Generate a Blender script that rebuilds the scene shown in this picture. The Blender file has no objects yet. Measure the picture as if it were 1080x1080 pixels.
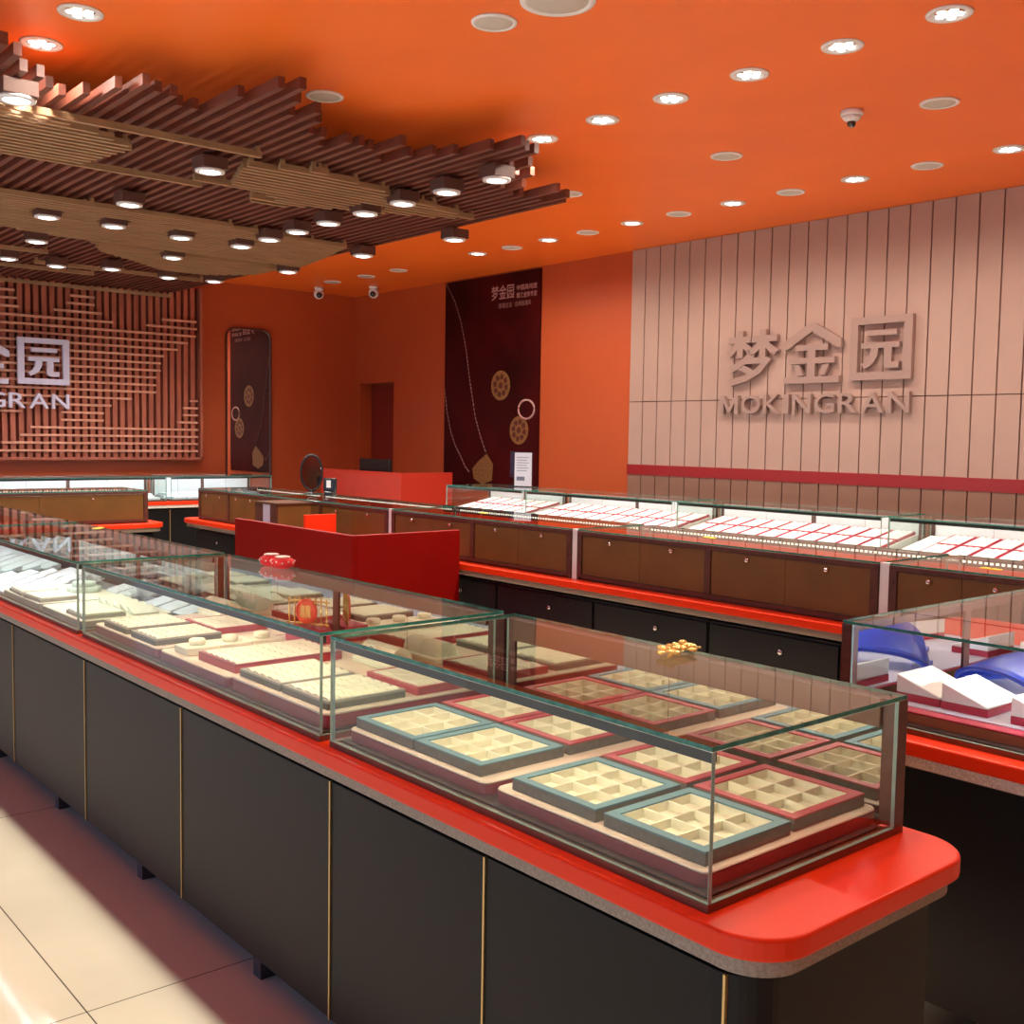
import bpy, math, random
from mathutils import Vector, Matrix

random.seed(7)
S = bpy.context.scene
C = S.collection
PI = math.pi

# ------------------------------------------------------------------ camera
CAM = Vector((0.0, 0.0, 1.55))
yaw, pitch, roll = math.radians(49.755), math.radians(-3.952), math.radians(0.921)
fw = Vector((math.cos(pitch) * math.cos(yaw), math.cos(pitch) * math.sin(yaw), math.sin(pitch)))
rt = Vector((math.sin(yaw), -math.cos(yaw), 0.0))
up = rt.cross(fw)
rt2 = math.cos(roll) * rt + math.sin(roll) * up
up2 = -math.sin(roll) * rt + math.cos(roll) * up
cd = bpy.data.cameras.new('camera')
cd.sensor_width = 36.0
cd.lens = 1133.08 / 1080.0 * 36.0
cd.clip_start = 0.02
cam = bpy.data.objects.new('camera', cd)
C.objects.link(cam)
m = Matrix((rt2, up2, -fw)).transposed().to_4x4()
m.translation = CAM
cam.matrix_world = m
S.camera = cam

# ------------------------------------------------------------------ world, sun, exposure
W = bpy.data.worlds.new('sky')
S.world = W
W.use_nodes = True
wn = W.node_tree.nodes
bg = wn['Background']
tc = wn.new('ShaderNodeTexCoord')
sx = wn.new('ShaderNodeSeparateXYZ')
cr = wn.new('ShaderNodeValToRGB')
cr.color_ramp.elements[0].position = 0.35
cr.color_ramp.elements[0].color = (0.20, 0.27, 0.42, 1)
cr.color_ramp.elements[1].position = 0.9
cr.color_ramp.elements[1].color = (0.26, 0.45, 1.0, 1)
mp = wn.new('ShaderNodeMapRange')
mp.inputs['From Min'].default_value = -1
W.node_tree.links.new(tc.outputs['Generated'], sx.inputs[0])
W.node_tree.links.new(sx.outputs['Z'], mp.inputs['Value'])
W.node_tree.links.new(mp.outputs['Result'], cr.inputs['Fac'])
W.node_tree.links.new(cr.outputs['Color'], bg.inputs['Color'])
bg.inputs['Strength'].default_value = 1.1

sd = bpy.data.lights.new('sun', 'SUN')
sd.energy = 4.1
sd.color = (1.0, 0.96, 0.86)
sd.angle = math.radians(0.45)
so = bpy.data.objects.new('sun', sd)
C.objects.link(so)
so.location = (-6, 2, 8)
SUN_DIR = Vector((3.245, 0.40, -2.90)).normalized()
so.rotation_euler = SUN_DIR.to_track_quat('-Z', 'Y').to_euler()

S.view_settings.view_transform = 'Standard'
S.view_settings.look = 'None'
S.view_settings.gamma = 1.0
S.view_settings.use_curve_mapping = False
S.view_settings.exposure = 0.45
S.cycles.transparent_max_bounces = 40
S.cycles.max_bounces = 10

SPOT_W = 66.0        # ceiling downlights
BOX_W = 42.0         # square box lamps of the slat ceiling
LED_WARM = 90.0
LED_WHITE = 80.0
LED_COOL = 120.0

# ------------------------------------------------------------------ materials
MATS = {}


def mat(name, col, rough=0.5, metal=0.0, noise=0.0, scale=8.0, spec=0.5, stretch=None, coat=0.0, bump=0.0):
    k = bpy.data.materials.new(name)
    k.use_nodes = True
    nt = k.node_tree
    b = nt.nodes['Principled BSDF']
    b.inputs['Base Color'].default_value = (*col, 1)
    b.inputs['Roughness'].default_value = rough
    b.inputs['Metallic'].default_value = metal
    b.inputs['Specular IOR Level'].default_value = spec
    b.inputs['Coat Weight'].default_value = coat
    b.inputs['Coat Roughness'].default_value = 0.05
    if noise > 0 or bump > 0:
        t = nt.nodes.new('ShaderNodeTexCoord')
        mpg = nt.nodes.new('ShaderNodeMapping')
        if stretch:
            mpg.inputs['Scale'].default_value = stretch
        n = nt.nodes.new('ShaderNodeTexNoise')
        n.inputs['Scale'].default_value = scale
        n.inputs['Detail'].default_value = 5
        nt.links.new(t.outputs['Object'], mpg.inputs['Vector'])
        nt.links.new(mpg.outputs['Vector'], n.inputs['Vector'])
        if noise > 0:
            r = nt.nodes.new('ShaderNodeValToRGB')
            r.color_ramp.elements[0].position = 0.3
            r.color_ramp.elements[1].position = 0.7
            r.color_ramp.elements[0].color = (*[c * (1 - noise) for c in col], 1)
            r.color_ramp.elements[1].color = (*[min(1, c * (1 + noise)) for c in col], 1)
            nt.links.new(n.outputs['Fac'], r.inputs['Fac'])
            nt.links.new(r.outputs['Color'], b.inputs['Base Color'])
        if bump > 0:
            bp = nt.nodes.new('ShaderNodeBump')
            bp.inputs['Strength'].default_value = bump
            bp.inputs['Distance'].default_value = 0.004
            nt.links.new(n.outputs['Fac'], bp.inputs['Height'])
            nt.links.new(bp.outputs['Normal'], b.inputs['Normal'])
    MATS[name] = k
    return k


def emis(name, col, strength):
    k = bpy.data.materials.new(name)
    k.use_nodes = True
    nt = k.node_tree
    nt.nodes.remove(nt.nodes['Principled BSDF'])
    e = nt.nodes.new('ShaderNodeEmission')
    e.inputs['Color'].default_value = (*col, 1)
    e.inputs['Strength'].default_value = strength
    nt.links.new(e.outputs[0], nt.nodes['Material Output'].inputs['Surface'])
    return k


def glass(name, tint, ior=1.45):
    k = bpy.data.materials.new(name)
    k.use_nodes = True
    nt = k.node_tree
    nt.nodes.remove(nt.nodes['Principled BSDF'])
    tr = nt.nodes.new('ShaderNodeBsdfTransparent')
    tr.inputs['Color'].default_value = (*tint, 1)
    gl = nt.nodes.new('ShaderNodeBsdfGlossy')
    gl.inputs['Roughness'].default_value = 0.0
    gl.inputs['Color'].default_value = (0.95, 1.0, 0.98, 1)
    f = nt.nodes.new('ShaderNodeFresnel')
    f.inputs['IOR'].default_value = ior
    # a pane has two faces: the far face must not turn into total reflection
    geo = nt.nodes.new('ShaderNodeNewGeometry')
    mul = nt.nodes.new('ShaderNodeMath')
    mul.operation = 'MULTIPLY'
    inv = nt.nodes.new('ShaderNodeMath')
    inv.operation = 'SUBTRACT'
    inv.inputs[0].default_value = 1.0
    nt.links.new(geo.outputs['Backfacing'], inv.inputs[1])
    nt.links.new(inv.outputs[0], mul.inputs[0])
    nt.links.new(f.outputs[0], mul.inputs[1])
    mx = nt.nodes.new('ShaderNodeMixShader')
    nt.links.new(mul.outputs[0], mx.inputs['Fac'])
    nt.links.new(tr.outputs[0], mx.inputs[1])
    nt.links.new(gl.outputs[0], mx.inputs[2])
    nt.links.new(mx.outputs[0], nt.nodes['Material Output'].inputs['Surface'])
    return k


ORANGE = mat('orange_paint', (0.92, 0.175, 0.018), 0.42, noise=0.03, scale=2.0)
DOORR = mat('dark_red_door_paint', (0.24, 0.022, 0.010), 0.5)
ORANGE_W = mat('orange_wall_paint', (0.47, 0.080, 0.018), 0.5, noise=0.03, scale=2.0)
RED = mat('red_solid_surface', (0.80, 0.040, 0.008), 0.30, spec=0.22)
REDP = mat('red_lacquer_panel', (0.24, 0.0025, 0.001), 0.45, spec=0.2)
REDL = mat('red_gloss_counter', (0.50, 0.035, 0.018), 0.35)
STONE = mat('speckled_stone', (0.30, 0.255, 0.19), 0.75, noise=0.25, scale=160.0)
STONE_LIT = mat('lit_speckled_stone', (0.84, 0.82, 0.74), 0.75, noise=0.25, scale=160.0)  # same stone, brightened: the light falling on it is put into the colour
BLACK = mat('charcoal_panel', (0.006, 0.0063, 0.0075), 0.42, noise=0.06, scale=3.0, spec=0.20)
BLACKD = mat('black_panel', (0.010, 0.010, 0.013), 0.35)
FOOT = mat('dark_foot', (0.05, 0.04, 0.04), 0.5)
GOLD = mat('gold_metal', (1.0, 0.74, 0.24), 0.25, metal=0.7)
GOLDM = mat('matte_gold_strip', (0.62, 0.45, 0.20), 0.4, metal=1.0)
BRONZE = mat('bronze_frame', (0.17, 0.09, 0.055), 0.32, metal=0.6)
DKWOOD = mat('dark_red_wood', (0.090, 0.030, 0.020), 0.38, noise=0.25, scale=6.0, stretch=(8, 1, 8))
DOORW = mat('brown_wood_door', (0.15, 0.066, 0.012), 0.45, noise=0.12, scale=5.0, stretch=(1, 6, 1))
CHROME = mat('chrome', (0.86, 0.86, 0.88), 0.08, metal=1.0)
SATIN = mat('bright_satin_metal', (0.85, 0.84, 0.84), 0.45, metal=0.2)
GEDGEV = mat('pale_green_glass_edge', (0.26, 0.40, 0.34), 0.15)
REARW = mat('pale_grey_rear_panel', (0.62, 0.64, 0.66), 0.45)
COPPER = mat('copper_brown_panel', (0.30, 0.10, 0.05), 0.4)
INRAIL = mat('brown_inner_rail', (0.13, 0.060, 0.030), 0.45)
LAV = mat('lavender_leatherette', (0.45, 0.42, 0.52), 0.6)
MIRROR = mat('mirror_glass', (0.86, 0.87, 0.86), 0.0, metal=1.0)
DECK = mat('dark_deck', (0.050, 0.035, 0.032), 0.3, noise=0.1)
HOUSE = mat('led_housing', (0.018, 0.020, 0.018), 0.4)
GEDGE = mat('green_glass_edge', (0.035, 0.20, 0.155), 0.12, noise=0.35, scale=30.0)
GLASS = glass('clear_glass', (0.955, 0.978, 0.965))
ACRYL = glass('clear_acrylic', (0.90, 0.90, 0.92))
CREAM = mat('cream_leatherette', (0.73, 0.71, 0.54), 0.7, noise=0.03, scale=60.0)
CREAMP = mat('cream_platform_edge', (0.72, 0.60, 0.46), 0.6)
WHITE = mat('white_leatherette', (0.82, 0.82, 0.80), 0.6)
PALE = mat('pale_grey_leatherette', (0.66, 0.72, 0.76), 0.6, noise=0.06, scale=30.0)
MINT = mat('pale_green_leatherette', (0.50, 0.60, 0.50), 0.6)
GREYT = mat('grey_brown_leatherette', (0.115, 0.105, 0.085), 0.55, noise=0.15, scale=90.0)
GREYM = mat('stone_grey_leatherette', (0.30, 0.28, 0.23), 0.6)
BLUER = mat('dusty_blue_rim', (0.075, 0.19, 0.22), 0.5)
REDR = mat('raspberry_rim', (0.40, 0.03, 0.037), 0.5)
MAROON = mat('maroon_leatherette', (0.27, 0.018, 0.030), 0.45)
CRIM = mat('crimson_leatherette', (0.42, 0.025, 0.055), 0.5)
BLUE = mat('blue_satin', (0.02, 0.055, 0.42), 0.33)
PANEL = mat('pinkish_wall_panel', (0.42, 0.275, 0.225), 0.62, noise=0.05, scale=1.6)
PAVE = mat('pale_paving', (0.72, 0.68, 0.60), 0.7, noise=0.06, scale=2.0)
PANEL_DIM = mat('shaded_lower_panel', (0.24, 0.125, 0.085), 0.6, noise=0.06, scale=1.6)  # browner panel copy; weaker light below the stripe is put into the colour
GROOVE = mat('dark_groove', (0.10, 0.03, 0.02), 0.8)
STRIPE = mat('crimson_wall_stripe', (0.28, 0.007, 0.009), 0.4)
ROSE = mat('rose_metal_letter', (0.36, 0.24, 0.205), 0.45, metal=0.15)
LILAC = mat('pale_lilac_letter', (0.62, 0.58, 0.72), 0.45)
TANW = mat('tan_wood_slat', (0.34, 0.20, 0.10), 0.5, noise=0.22, scale=4.0, stretch=(1, 10, 10))
REDW = mat('reddish_wood_slat', (0.13, 0.034, 0.020), 0.5, noise=0.22, scale=4.0, stretch=(10, 1, 10))
LATW = mat('lattice_wood_upright', (0.42, 0.115, 0.062), 0.5, noise=0.2, scale=4.0, stretch=(10, 10, 1))
LATH = mat('lattice_wood_bar', (0.66, 0.31, 0.20), 0.5, noise=0.2, scale=4.0, stretch=(1, 10, 10))
LATB = mat('lattice_dark_back', (0.17, 0.024, 0.014), 0.7)
WHITEP = mat('white_plastic', (0.80, 0.80, 0.80), 0.4)
GRILLE = mat('pale_grille', (0.56, 0.52, 0.47), 0.7, noise=0.15, scale=250.0)
BLKPL = mat('black_plastic', (0.012, 0.012, 0.013), 0.25)
LENS = mat('dark_lens', (0.01, 0.01, 0.012), 0.05, coat=1.0)
BOXD = mat('dark_lamp_box', (0.12, 0.05, 0.035), 0.5)
POSTER = mat('maroon_poster_print', (0.042, 0.001, 0.0015), 0.5, noise=0.85, scale=0.9, spec=0.15)
PRINTP = mat('pinkish_print', (0.50, 0.28, 0.26), 0.5)
PRINTG = mat('bronze_gold_print', (0.22, 0.10, 0.03), 0.45, noise=0.5, scale=40.0)
PRINTD = mat('dark_red_print', (0.085, 0.012, 0.007), 0.5, noise=0.5, scale=40.0)
PRINTR = mat('rose_chain_print', (0.26, 0.13, 0.12), 0.5)
PAPER = mat('white_paper', (0.72, 0.70, 0.70), 0.7)
INK = mat('grey_ink', (0.16, 0.16, 0.19), 0.7)
YTAG = mat('yellow_tag', (0.85, 0.62, 0.03), 0.5)
REDFELT = mat('red_felt', (0.68, 0.02, 0.03), 0.7)
PEARL = mat('pearl_bead', (0.85, 0.78, 0.70), 0.3)
CLEARP = mat('frosted_filament', (0.80, 0.83, 0.82), 0.25)
ORRED = mat('vermilion_enamel', (0.70, 0.07, 0.03), 0.35)
LEDW = emis('led_warm', (1.0, 0.86, 0.62), LED_WARM)
LEDN = emis('led_white', (1.0, 0.95, 0.93), LED_WHITE)
LEDL = emis('led_dim', (1.0, 0.90, 0.72), 2.5)
LEDB = emis('led_bright_cool', (0.82, 0.90, 1.0), 230.0)
LEDC = emis('led_cool', (0.80, 0.90, 1.0), LED_COOL)
LAMPE = emis('lamp_lens', (1.0, 0.95, 0.86), 3.5)
LAMPB = emis('box_lamp_lens', (1.0, 0.96, 0.92), 6.0)


def floor_mat():
    k = mat('polished_cream_tile', (0.62, 0.55, 0.40), 0.10, coat=0.25)
    nt = k.node_tree
    b = nt.nodes['Principled BSDF']
    t = nt.nodes.new('ShaderNodeTexCoord')
    n = nt.nodes.new('ShaderNodeTexNoise')
    n.inputs['Scale'].default_value = 1.7
    n.inputs['Detail'].default_value = 6
    r = nt.nodes.new('ShaderNodeValToRGB')
    r.color_ramp.elements[0].position = 0.3
    r.color_ramp.elements[0].color = (0.56, 0.50, 0.37, 1)
    r.color_ramp.elements[1].position = 0.7
    r.color_ramp.elements[1].color = (0.66, 0.59, 0.44, 1)
    nt.links.new(t.outputs['Object'], n.inputs['Vector'])
    nt.links.new(n.outputs['Fac'], r.inputs['Fac'])
    # thin tile joints: one every 1.68 m along the shop, one every 0.84 m across
    sp = nt.nodes.new('ShaderNodeSeparateXYZ')
    nt.links.new(t.outputs['Object'], sp.inputs[0])

    def joint(sock, off, pitch_):
        a = nt.nodes.new('ShaderNodeMath'); a.operation = 'SUBTRACT'; a.inputs[1].default_value = off - pitch_ * 20
        nt.links.new(sock, a.inputs[0])
        d = nt.nodes.new('ShaderNodeMath'); d.operation = 'MODULO'; d.inputs[1].default_value = pitch_
        nt.links.new(a.outputs[0], d.inputs[0])
        l = nt.nodes.new('ShaderNodeMath'); l.operation = 'LESS_THAN'; l.inputs[1].default_value = 0.004
        nt.links.new(d.outputs[0], l.inputs[0])
        return l.outputs[0]
    j1 = joint(sp.outputs['X'], 0.938, 0.84)
    j2 = joint(sp.outputs['Y'], 2.835, 1.68)
    mxm = nt.nodes.new('ShaderNodeMath'); mxm.operation = 'MAXIMUM'
    nt.links.new(j1, mxm.inputs[0]); nt.links.new(j2, mxm.inputs[1])
    mix = nt.nodes.new('ShaderNodeMixRGB')
    mix.inputs['Color2'].default_value = (0.10, 0.08, 0.06, 1)
    nt.links.new(mxm.outputs[0], mix.inputs['Fac'])
    nt.links.new(r.outputs['Color'], mix.inputs['Color1'])
    nt.links.new(mix.outputs['Color'], b.inputs['Base Color'])
    return k


FLOOR = floor_mat()

# ------------------------------------------------------------------ mesh helpers


class G:
    """collects shapes for ONE mesh"""

    def __init__(self):
        self.v, self.f, self.m, self.s = [], [], [], []

    def add(self, vs, fs, mi=0, smooth=False):
        o = len(self.v)
        self.v += [tuple(x) for x in vs]
        for f in fs:
            self.f.append(tuple(i + o for i in f)); self.m.append(mi); self.s.append(smooth)
        return self

    def box(self, x0, x1, y0, y1, z0, z1, mi=0, side=None):
        vs = [(x0, y0, z0), (x1, y0, z0), (x1, y1, z0), (x0, y1, z0), (x0, y0, z1), (x1, y0, z1), (x1, y1, z1), (x0, y1, z1)]
        fs = [(0, 3, 2, 1), (4, 5, 6, 7), (0, 1, 5, 4), (1, 2, 6, 5), (2, 3, 7, 6), (3, 0, 4, 7)]
        o = len(self.v)
        self.v += vs
        for n, f in enumerate(fs):
            self.f.append(tuple(i + o for i in f))
            self.m.append(mi if side is None else side[n]); self.s.append(False)
        return self

    def prism(self, pts, z0, z1, mi=0, top=None, smooth=False):
        n = len(pts)
        vs = [(x, y, z0) for x, y in pts] + [(x, y, z1) for x, y in pts]
        self.add(vs, [tuple(range(n - 1, -1, -1))], mi)
        o = len(self.v) - 2 * n
        self.f.append(tuple(o + n + i for i in range(n))); self.m.append(mi if top is None else top); self.s.append(False)
        for i in range(n):
            j = (i + 1) % n
            self.f.append((o + i, o + j, o + n + j, o + n + i)); self.m.append(mi); self.s.append(smooth)
        return self

    def xprism(self, prof, x0, x1, mi=0, smooth=False):
        """profile of (y, z) points swept along x"""
        n = len(prof)
        vs = [(x0, y, z) for y, z in prof] + [(x1, y, z) for y, z in prof]
        fs = [tuple(range(n)), tuple(2 * n - 1 - i for i in range(n))]
        self.add(vs, fs, mi)
        o = len(self.v) - 2 * n
        for i in range(n):
            j = (i + 1) % n
            self.f.append((o + i, o + n + i, o + n + j, o + j)); self.m.append(mi); self.s.append(smooth)
        return self

    def lathe(self, prof, cx=0, cy=0, n=24, mi=0, smooth=True, cap=True):
        vs = []
        for r, z in prof:
            for k in range(n):
                a = 2 * PI * k / n
                vs.append((cx + r * math.cos(a), cy + r * math.sin(a), z))
        fs = []
        for i in range(len(prof) - 1):
            for k in range(n):
                k2 = (k + 1) % n
                fs.append((i * n + k, i * n + k2, (i + 1) * n + k2, (i + 1) * n + k))
        if cap:
            fs.append(tuple(range(n - 1, -1, -1)))
            b = (len(prof) - 1) * n
            fs.append(tuple(b + k for k in range(n)))
        self.add(vs, fs, mi, smooth)
        return self

    def tube(self, pts, r, n=8, mi=0, closed=False):
        pts = [Vector(p) for p in pts]
        rings = []
        N = len(pts)
        for i, p in enumerate(pts):
            if closed:
                d = pts[(i + 1) % N] - pts[i - 1]
            else:
                d = pts[min(i + 1, N - 1)] - pts[max(i - 1, 0)]
            d.normalize()
            a = d.cross(Vector((0, 0, 1)))
            if a.length < 1e-4:
                a = Vector((1, 0, 0))
            a.normalize()
            b = a.cross(d)
            rings.append([p + r * (math.cos(2 * PI * k / n) * a + math.sin(2 * PI * k / n) * b) for k in range(n)])
        vs = [q for rg in rings for q in rg]
        fs = []
        for i in range(N if closed else N - 1):
            j = (i + 1) % N
            for k in range(n):
                k2 = (k + 1) % n
                fs.append((i * n + k, i * n + k2, j * n + k2, j * n + k))
        if not closed:
            fs.append(tuple(range(n - 1, -1, -1)))
            fs.append(tuple((N - 1) * n + k for k in range(n)))
        self.add(vs, fs, mi, True)
        return self

    def ball(self, c, r, n=10, mi=0, sq=1.0):
        prof = []
        for i in range(1, n // 2):
            t = PI * i / (n // 2)
            prof.append((r * math.sin(t), c[2] - r * sq * math.cos(t)))
        return self.lathe([(r * .05, c[2] - r * sq)] + prof + [(r * .05, c[2] + r * sq)], c[0], c[1], n, mi)

    def build(self, name, mats, parent=None, bevel=0.0, seg=2):
        me = bpy.data.meshes.new(name)
        me.from_pydata(self.v, [], self.f)
        for k in (mats if isinstance(mats, (list, tuple)) else [mats]):
            me.materials.append(k)
        for p, mi, s in zip(me.polygons, self.m, self.s):
            p.material_index = mi
            p.use_smooth = s
        me.update()
        o = bpy.data.objects.new(name, me)
        C.objects.link(o)
        if parent is not None:
            o.parent = parent
        if bevel > 0:
            b = o.modifiers.new('edge', 'BEVEL')
            b.width = bevel
            b.segments = seg
            b.limit_method = 'ANGLE'
        return o


def tag(o, label, cat, group=None):
    o['label'] = label
    o['category'] = cat
    if group:
        o['group'] = group
    return o


def thing(name, label, cat, loc=(0, 0, 0), rz=0.0, group=None):
    o = bpy.data.objects.new(name, None)
    o.empty_display_size = 0.05
    C.objects.link(o)
    o.location = loc
    o.rotation_euler = (0, 0, rz)
    return tag(o, label, cat, group)


def struct(o):
    o['kind'] = 'structure'
    return o


def dup(root, loc, rz, label, group=None):
    kids = list(root.children)
    r = root.copy()
    C.objects.link(r)
    r.location = loc
    r.rotation_euler = (0, 0, rz)
    r['label'] = label
    if group:
        r['group'] = group
    for ch in kids:
        c = ch.copy()
        C.objects.link(c)
        c.parent = r
        for g in list(ch.children):
            d = g.copy()
            C.objects.link(d)
            d.parent = c
    return r


def rrect(x0, x1, y0, y1, r, n=6, corners=(1, 1, 1, 1)):
    """rounded rectangle outline, corners in order (x0y0, x1y0, x1y1, x0y1)"""
    pts = []
    cs = [(x0, y0, 1, 1, PI), (x1, y0, -1, 1, 1.5 * PI), (x1, y1, -1, -1, 0), (x0, y1, 1, -1, .5 * PI)]
    for (cx, cy, sx_, sy_, a0), on in zip(cs, corners):
        rr = r if on is 1 or on == 1 else float(on)
        if not on:
            pts.append((cx, cy)); continue
        ox, oy = cx + sx_ * rr, cy + sy_ * rr
        for k in range(n + 1):
            a = a0 + .5 * PI * k / n
            pts.append((ox + rr * math.cos(a), oy + rr * math.sin(a)))
    return pts


YUAN = [  # boxed character as strokes in a unit square, (x, z) outlines
    [(0, 0), (1, 0), (1, .125), (0, .125)], [(0, .885), (1, .885), (1, 1), (0, 1)], [(0, .125), (.125, .125), (.125, .885), (0, .885)], [(.875, .125), (1, .125), (1, .885), (.875, .885)],
    [(.26, .70), (.76, .70), (.76, .785), (.26, .785)], [(.20, .50), (.80, .50), (.80, .59), (.20, .59)],
    [(.34, .50), (.47, .50), (.455, .38), (.40, .28), (.33, .215), (.24, .175), (.20, .255), (.27, .30), (.32, .37), (.335, .44)],
    [(.56, .50), (.685, .50), (.685, .28), (.56, .22)], [(.56, .22), (.685, .28), (.80, .28), (.80, .18), (.62, .18)]]


JIN = [[(.44, 1), (.56, 1), (1, .71), (1, .58), (.92, .59), (.5, .87), (.08, .59), (0, .58), (0, .71)],
       [(.22, .55), (.78, .55), (.78, .65), (.22, .65)], [(.10, .33), (.90, .33), (.90, .43), (.10, .43)],
       [(.43, .11), (.57, .11), (.57, .33), (.43, .33)], [(.43, .43), (.57, .43), (.57, .55), (.43, .55)], [(.02, 0), (.98, 0), (.98, .11), (.02, .11)],
       [(.19, .31), (.30, .31), (.37, .13), (.26, .13)], [(.81, .31), (.70, .31), (.63, .13), (.74, .13)]]
EMM = [[(0, 0), (.20, 0), (.20, 1), (0, 1)], [(.80, 0), (1, 0), (1, 1), (.80, 1)], [(.20, 1), (.20, .62), (.42, .10), (.5, .10), (.5, .36)], [(.80, 1), (.5, .36), (.5, .10), (.58, .10), (.80, .62)]]
OWN = {}


def strokes_mesh(strokes, w, h, depth):
    g_ = G()
    for st in strokes:
        n_ = len(st)
        vs_ = [(x_ * w, 0.0, z_ * h) for x_, z_ in st] + [(x_ * w, -depth, z_ * h) for x_, z_ in st]
        g_.add(vs_, [tuple(range(n_ - 1, -1, -1)), tuple(n_ + k_ for k_ in range(n_))] + [(k_, (k_ + 1) % n_, n_ + (k_ + 1) % n_, n_ + k_) for k_ in range(n_)])
    return g_.v, g_.f


OWN.update({'园': YUAN, '金': JIN, 'M': EMM})


def glyph_mesh(txt, w, h, depth, bold=0.0):
    """one character or word as verts/faces, filling w x h in the xz plane, thickness along -y"""
    cu = bpy.data.curves.new('glyph', 'FONT')
    cu.body = txt
    cu.extrude = 0.05
    cu.offset = bold
    cu.resolution_u = 3
    ob = bpy.data.objects.new('glyph', cu)
    C.objects.link(ob)
    dg = bpy.context.evaluated_depsgraph_get()
    dg.update()
    me = bpy.data.meshes.new_from_object(ob.evaluated_get(dg))
    vs = [v.co.copy() for v in me.vertices]
    fs = [tuple(p.vertices) for p in me.polygons]
    bpy.data.objects.remove(ob)
    bpy.data.curves.remove(cu)
    bpy.data.meshes.remove(me)
    xs = [v.x for v in vs]; ys = [v.y for v in vs]
    x0, x1, y0, y1 = min(xs), max(xs), min(ys), max(ys)
    out = []
    for v in vs:
        out.append(((v.x - x0) / (x1 - x0) * w, -(v.z / 0.05 * 0.5 + 0.5) * depth, (v.y - y0) / (y1 - y0) * h))
    return out, fs


# ------------------------------------------------------------------ room shell
XR, YB, ZC = 7.90, 12.70, 3.425
XL, YF = -2.0, -3.0
struct(G().box(XL - .3, XR + .6, YF - .2, YB + .2, -0.1, 0.0).build('floor', FLOOR))
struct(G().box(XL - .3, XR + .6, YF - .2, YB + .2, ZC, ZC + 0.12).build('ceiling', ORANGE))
# right wall with the recessed doorway next to the back corner
g = G()
g.box(XR, XR + .5, YF, 11.76, 0, ZC)
g.box(XR, XR + .5, 12.57, YB + .2, 0, ZC)
g.box(XR, XR + .5, 11.76, 12.57, 2.25, ZC)
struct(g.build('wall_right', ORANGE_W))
struct(G().box(XL - 16, XL - .31, YF - 8, YB + 10, -.12, -.02).build('bounce_pavement', PAVE))  # unseen ground outside, added to bounce sunlight up to the ceiling
d = struct(G().box(XR + .18, XR + .23, 11.76, 12.57, 0, 2.25).build('door_1', DOORR))
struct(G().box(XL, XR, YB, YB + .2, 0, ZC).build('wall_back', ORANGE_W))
struct(G().box(XL, XR + .1, YF - .2, YF, 0, ZC).build('wall_front', ORANGE_W))
# left side: glazed shop front, header above, the sun comes in below it
g = G()
g.box(XL - .06, XL, YF, YB, 2.90, ZC)
g.box(XL - .06, XL, YF, -1.6, 0, 2.90)
g.box(XL - .06, XL, 12.4, YB, 0, 2.90)
struct(g.build('wall_left', ORANGE_W))
w1 = struct(G().box(XL - .04, XL - .02, -1.6, 12.4, 0.0, 2.90).build('window_1', GLASS))
g = G()
for yy in (-1.6, 1.05, 5.9, 9.1, 12.36):
    g.box(XL - .07, XL - .001, yy, yy + .04, 0, 2.9)
g.build('window_frame', BLKPL, w1)

# right wall cladding: narrow panels with dark joints
g = G()
PAN = 0.1862
y = 7.515
g.box(XR - .012, XR - .001, -1.0, 7.515, 0, ZC - .004, 1)
while y > -0.9:
    y0 = y - PAN
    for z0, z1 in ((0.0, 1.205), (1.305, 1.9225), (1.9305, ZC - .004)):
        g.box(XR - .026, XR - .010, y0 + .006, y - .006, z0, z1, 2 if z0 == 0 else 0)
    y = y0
struct(g.build('trim_1', [PANEL, GROOVE, PANEL_DIM]))
struct(G().box(XR - .032, XR - .008, -1.0, 7.52, 1.205, 1.305).build('trim_2', STRIPE))

# ------------------------------------------------------------------ wall signs


def sign(name, label, origin, rz, items, material, depth):
    t = thing(name, label, 'sign', origin, rz)
    for txt, x, z, w_, h_, bold in items:
        vs, fs = strokes_mesh(OWN[txt], w_, h_, depth) if txt in OWN else glyph_mesh(txt, w_, h_, depth, bold)
        g_ = G()
        g_.add([(vx + x, vy, vz + z) for vx, vy, vz in vs], fs)
        g_.build('letter', material, t)
    return t


def logo_items():
    it = []
    for ch, x, w_, z, h_ in (('梦', 0.055, .57, 0.25, .49), ('金', 0.675, .57, 0.255, .50), ('园', 1.33, .545, 0.265, .505)):
        it.append((ch, x, z, w_, h_, 0.024))
    lat = 'MOKINGRAN'
    wd = [.205, .205, .175, .055, .185, .195, .175, .205, .185]
    gap = (1.87 - sum(wd)) / 8
    x = 0.0
    for ch, w_ in zip(lat, wd):
        it.append((ch, x, 0.0, w_, .165, 0.008))
        x += w_ + gap
    return it


# right wall: local x runs towards -y, so the sign reads left to right from the shop
sign('wall_sign', 'rose-metal logo lettering on the pink panelled wall', (XR - .034, 6.325, 1.797), -PI / 2, logo_items(), ROSE, .042)
sign('wall_sign', 'pale lilac logo lettering mounted on the wooden lattice wall', (2.145, 12.50, 1.79), 0, logo_items(), LILAC, .045)

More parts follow.
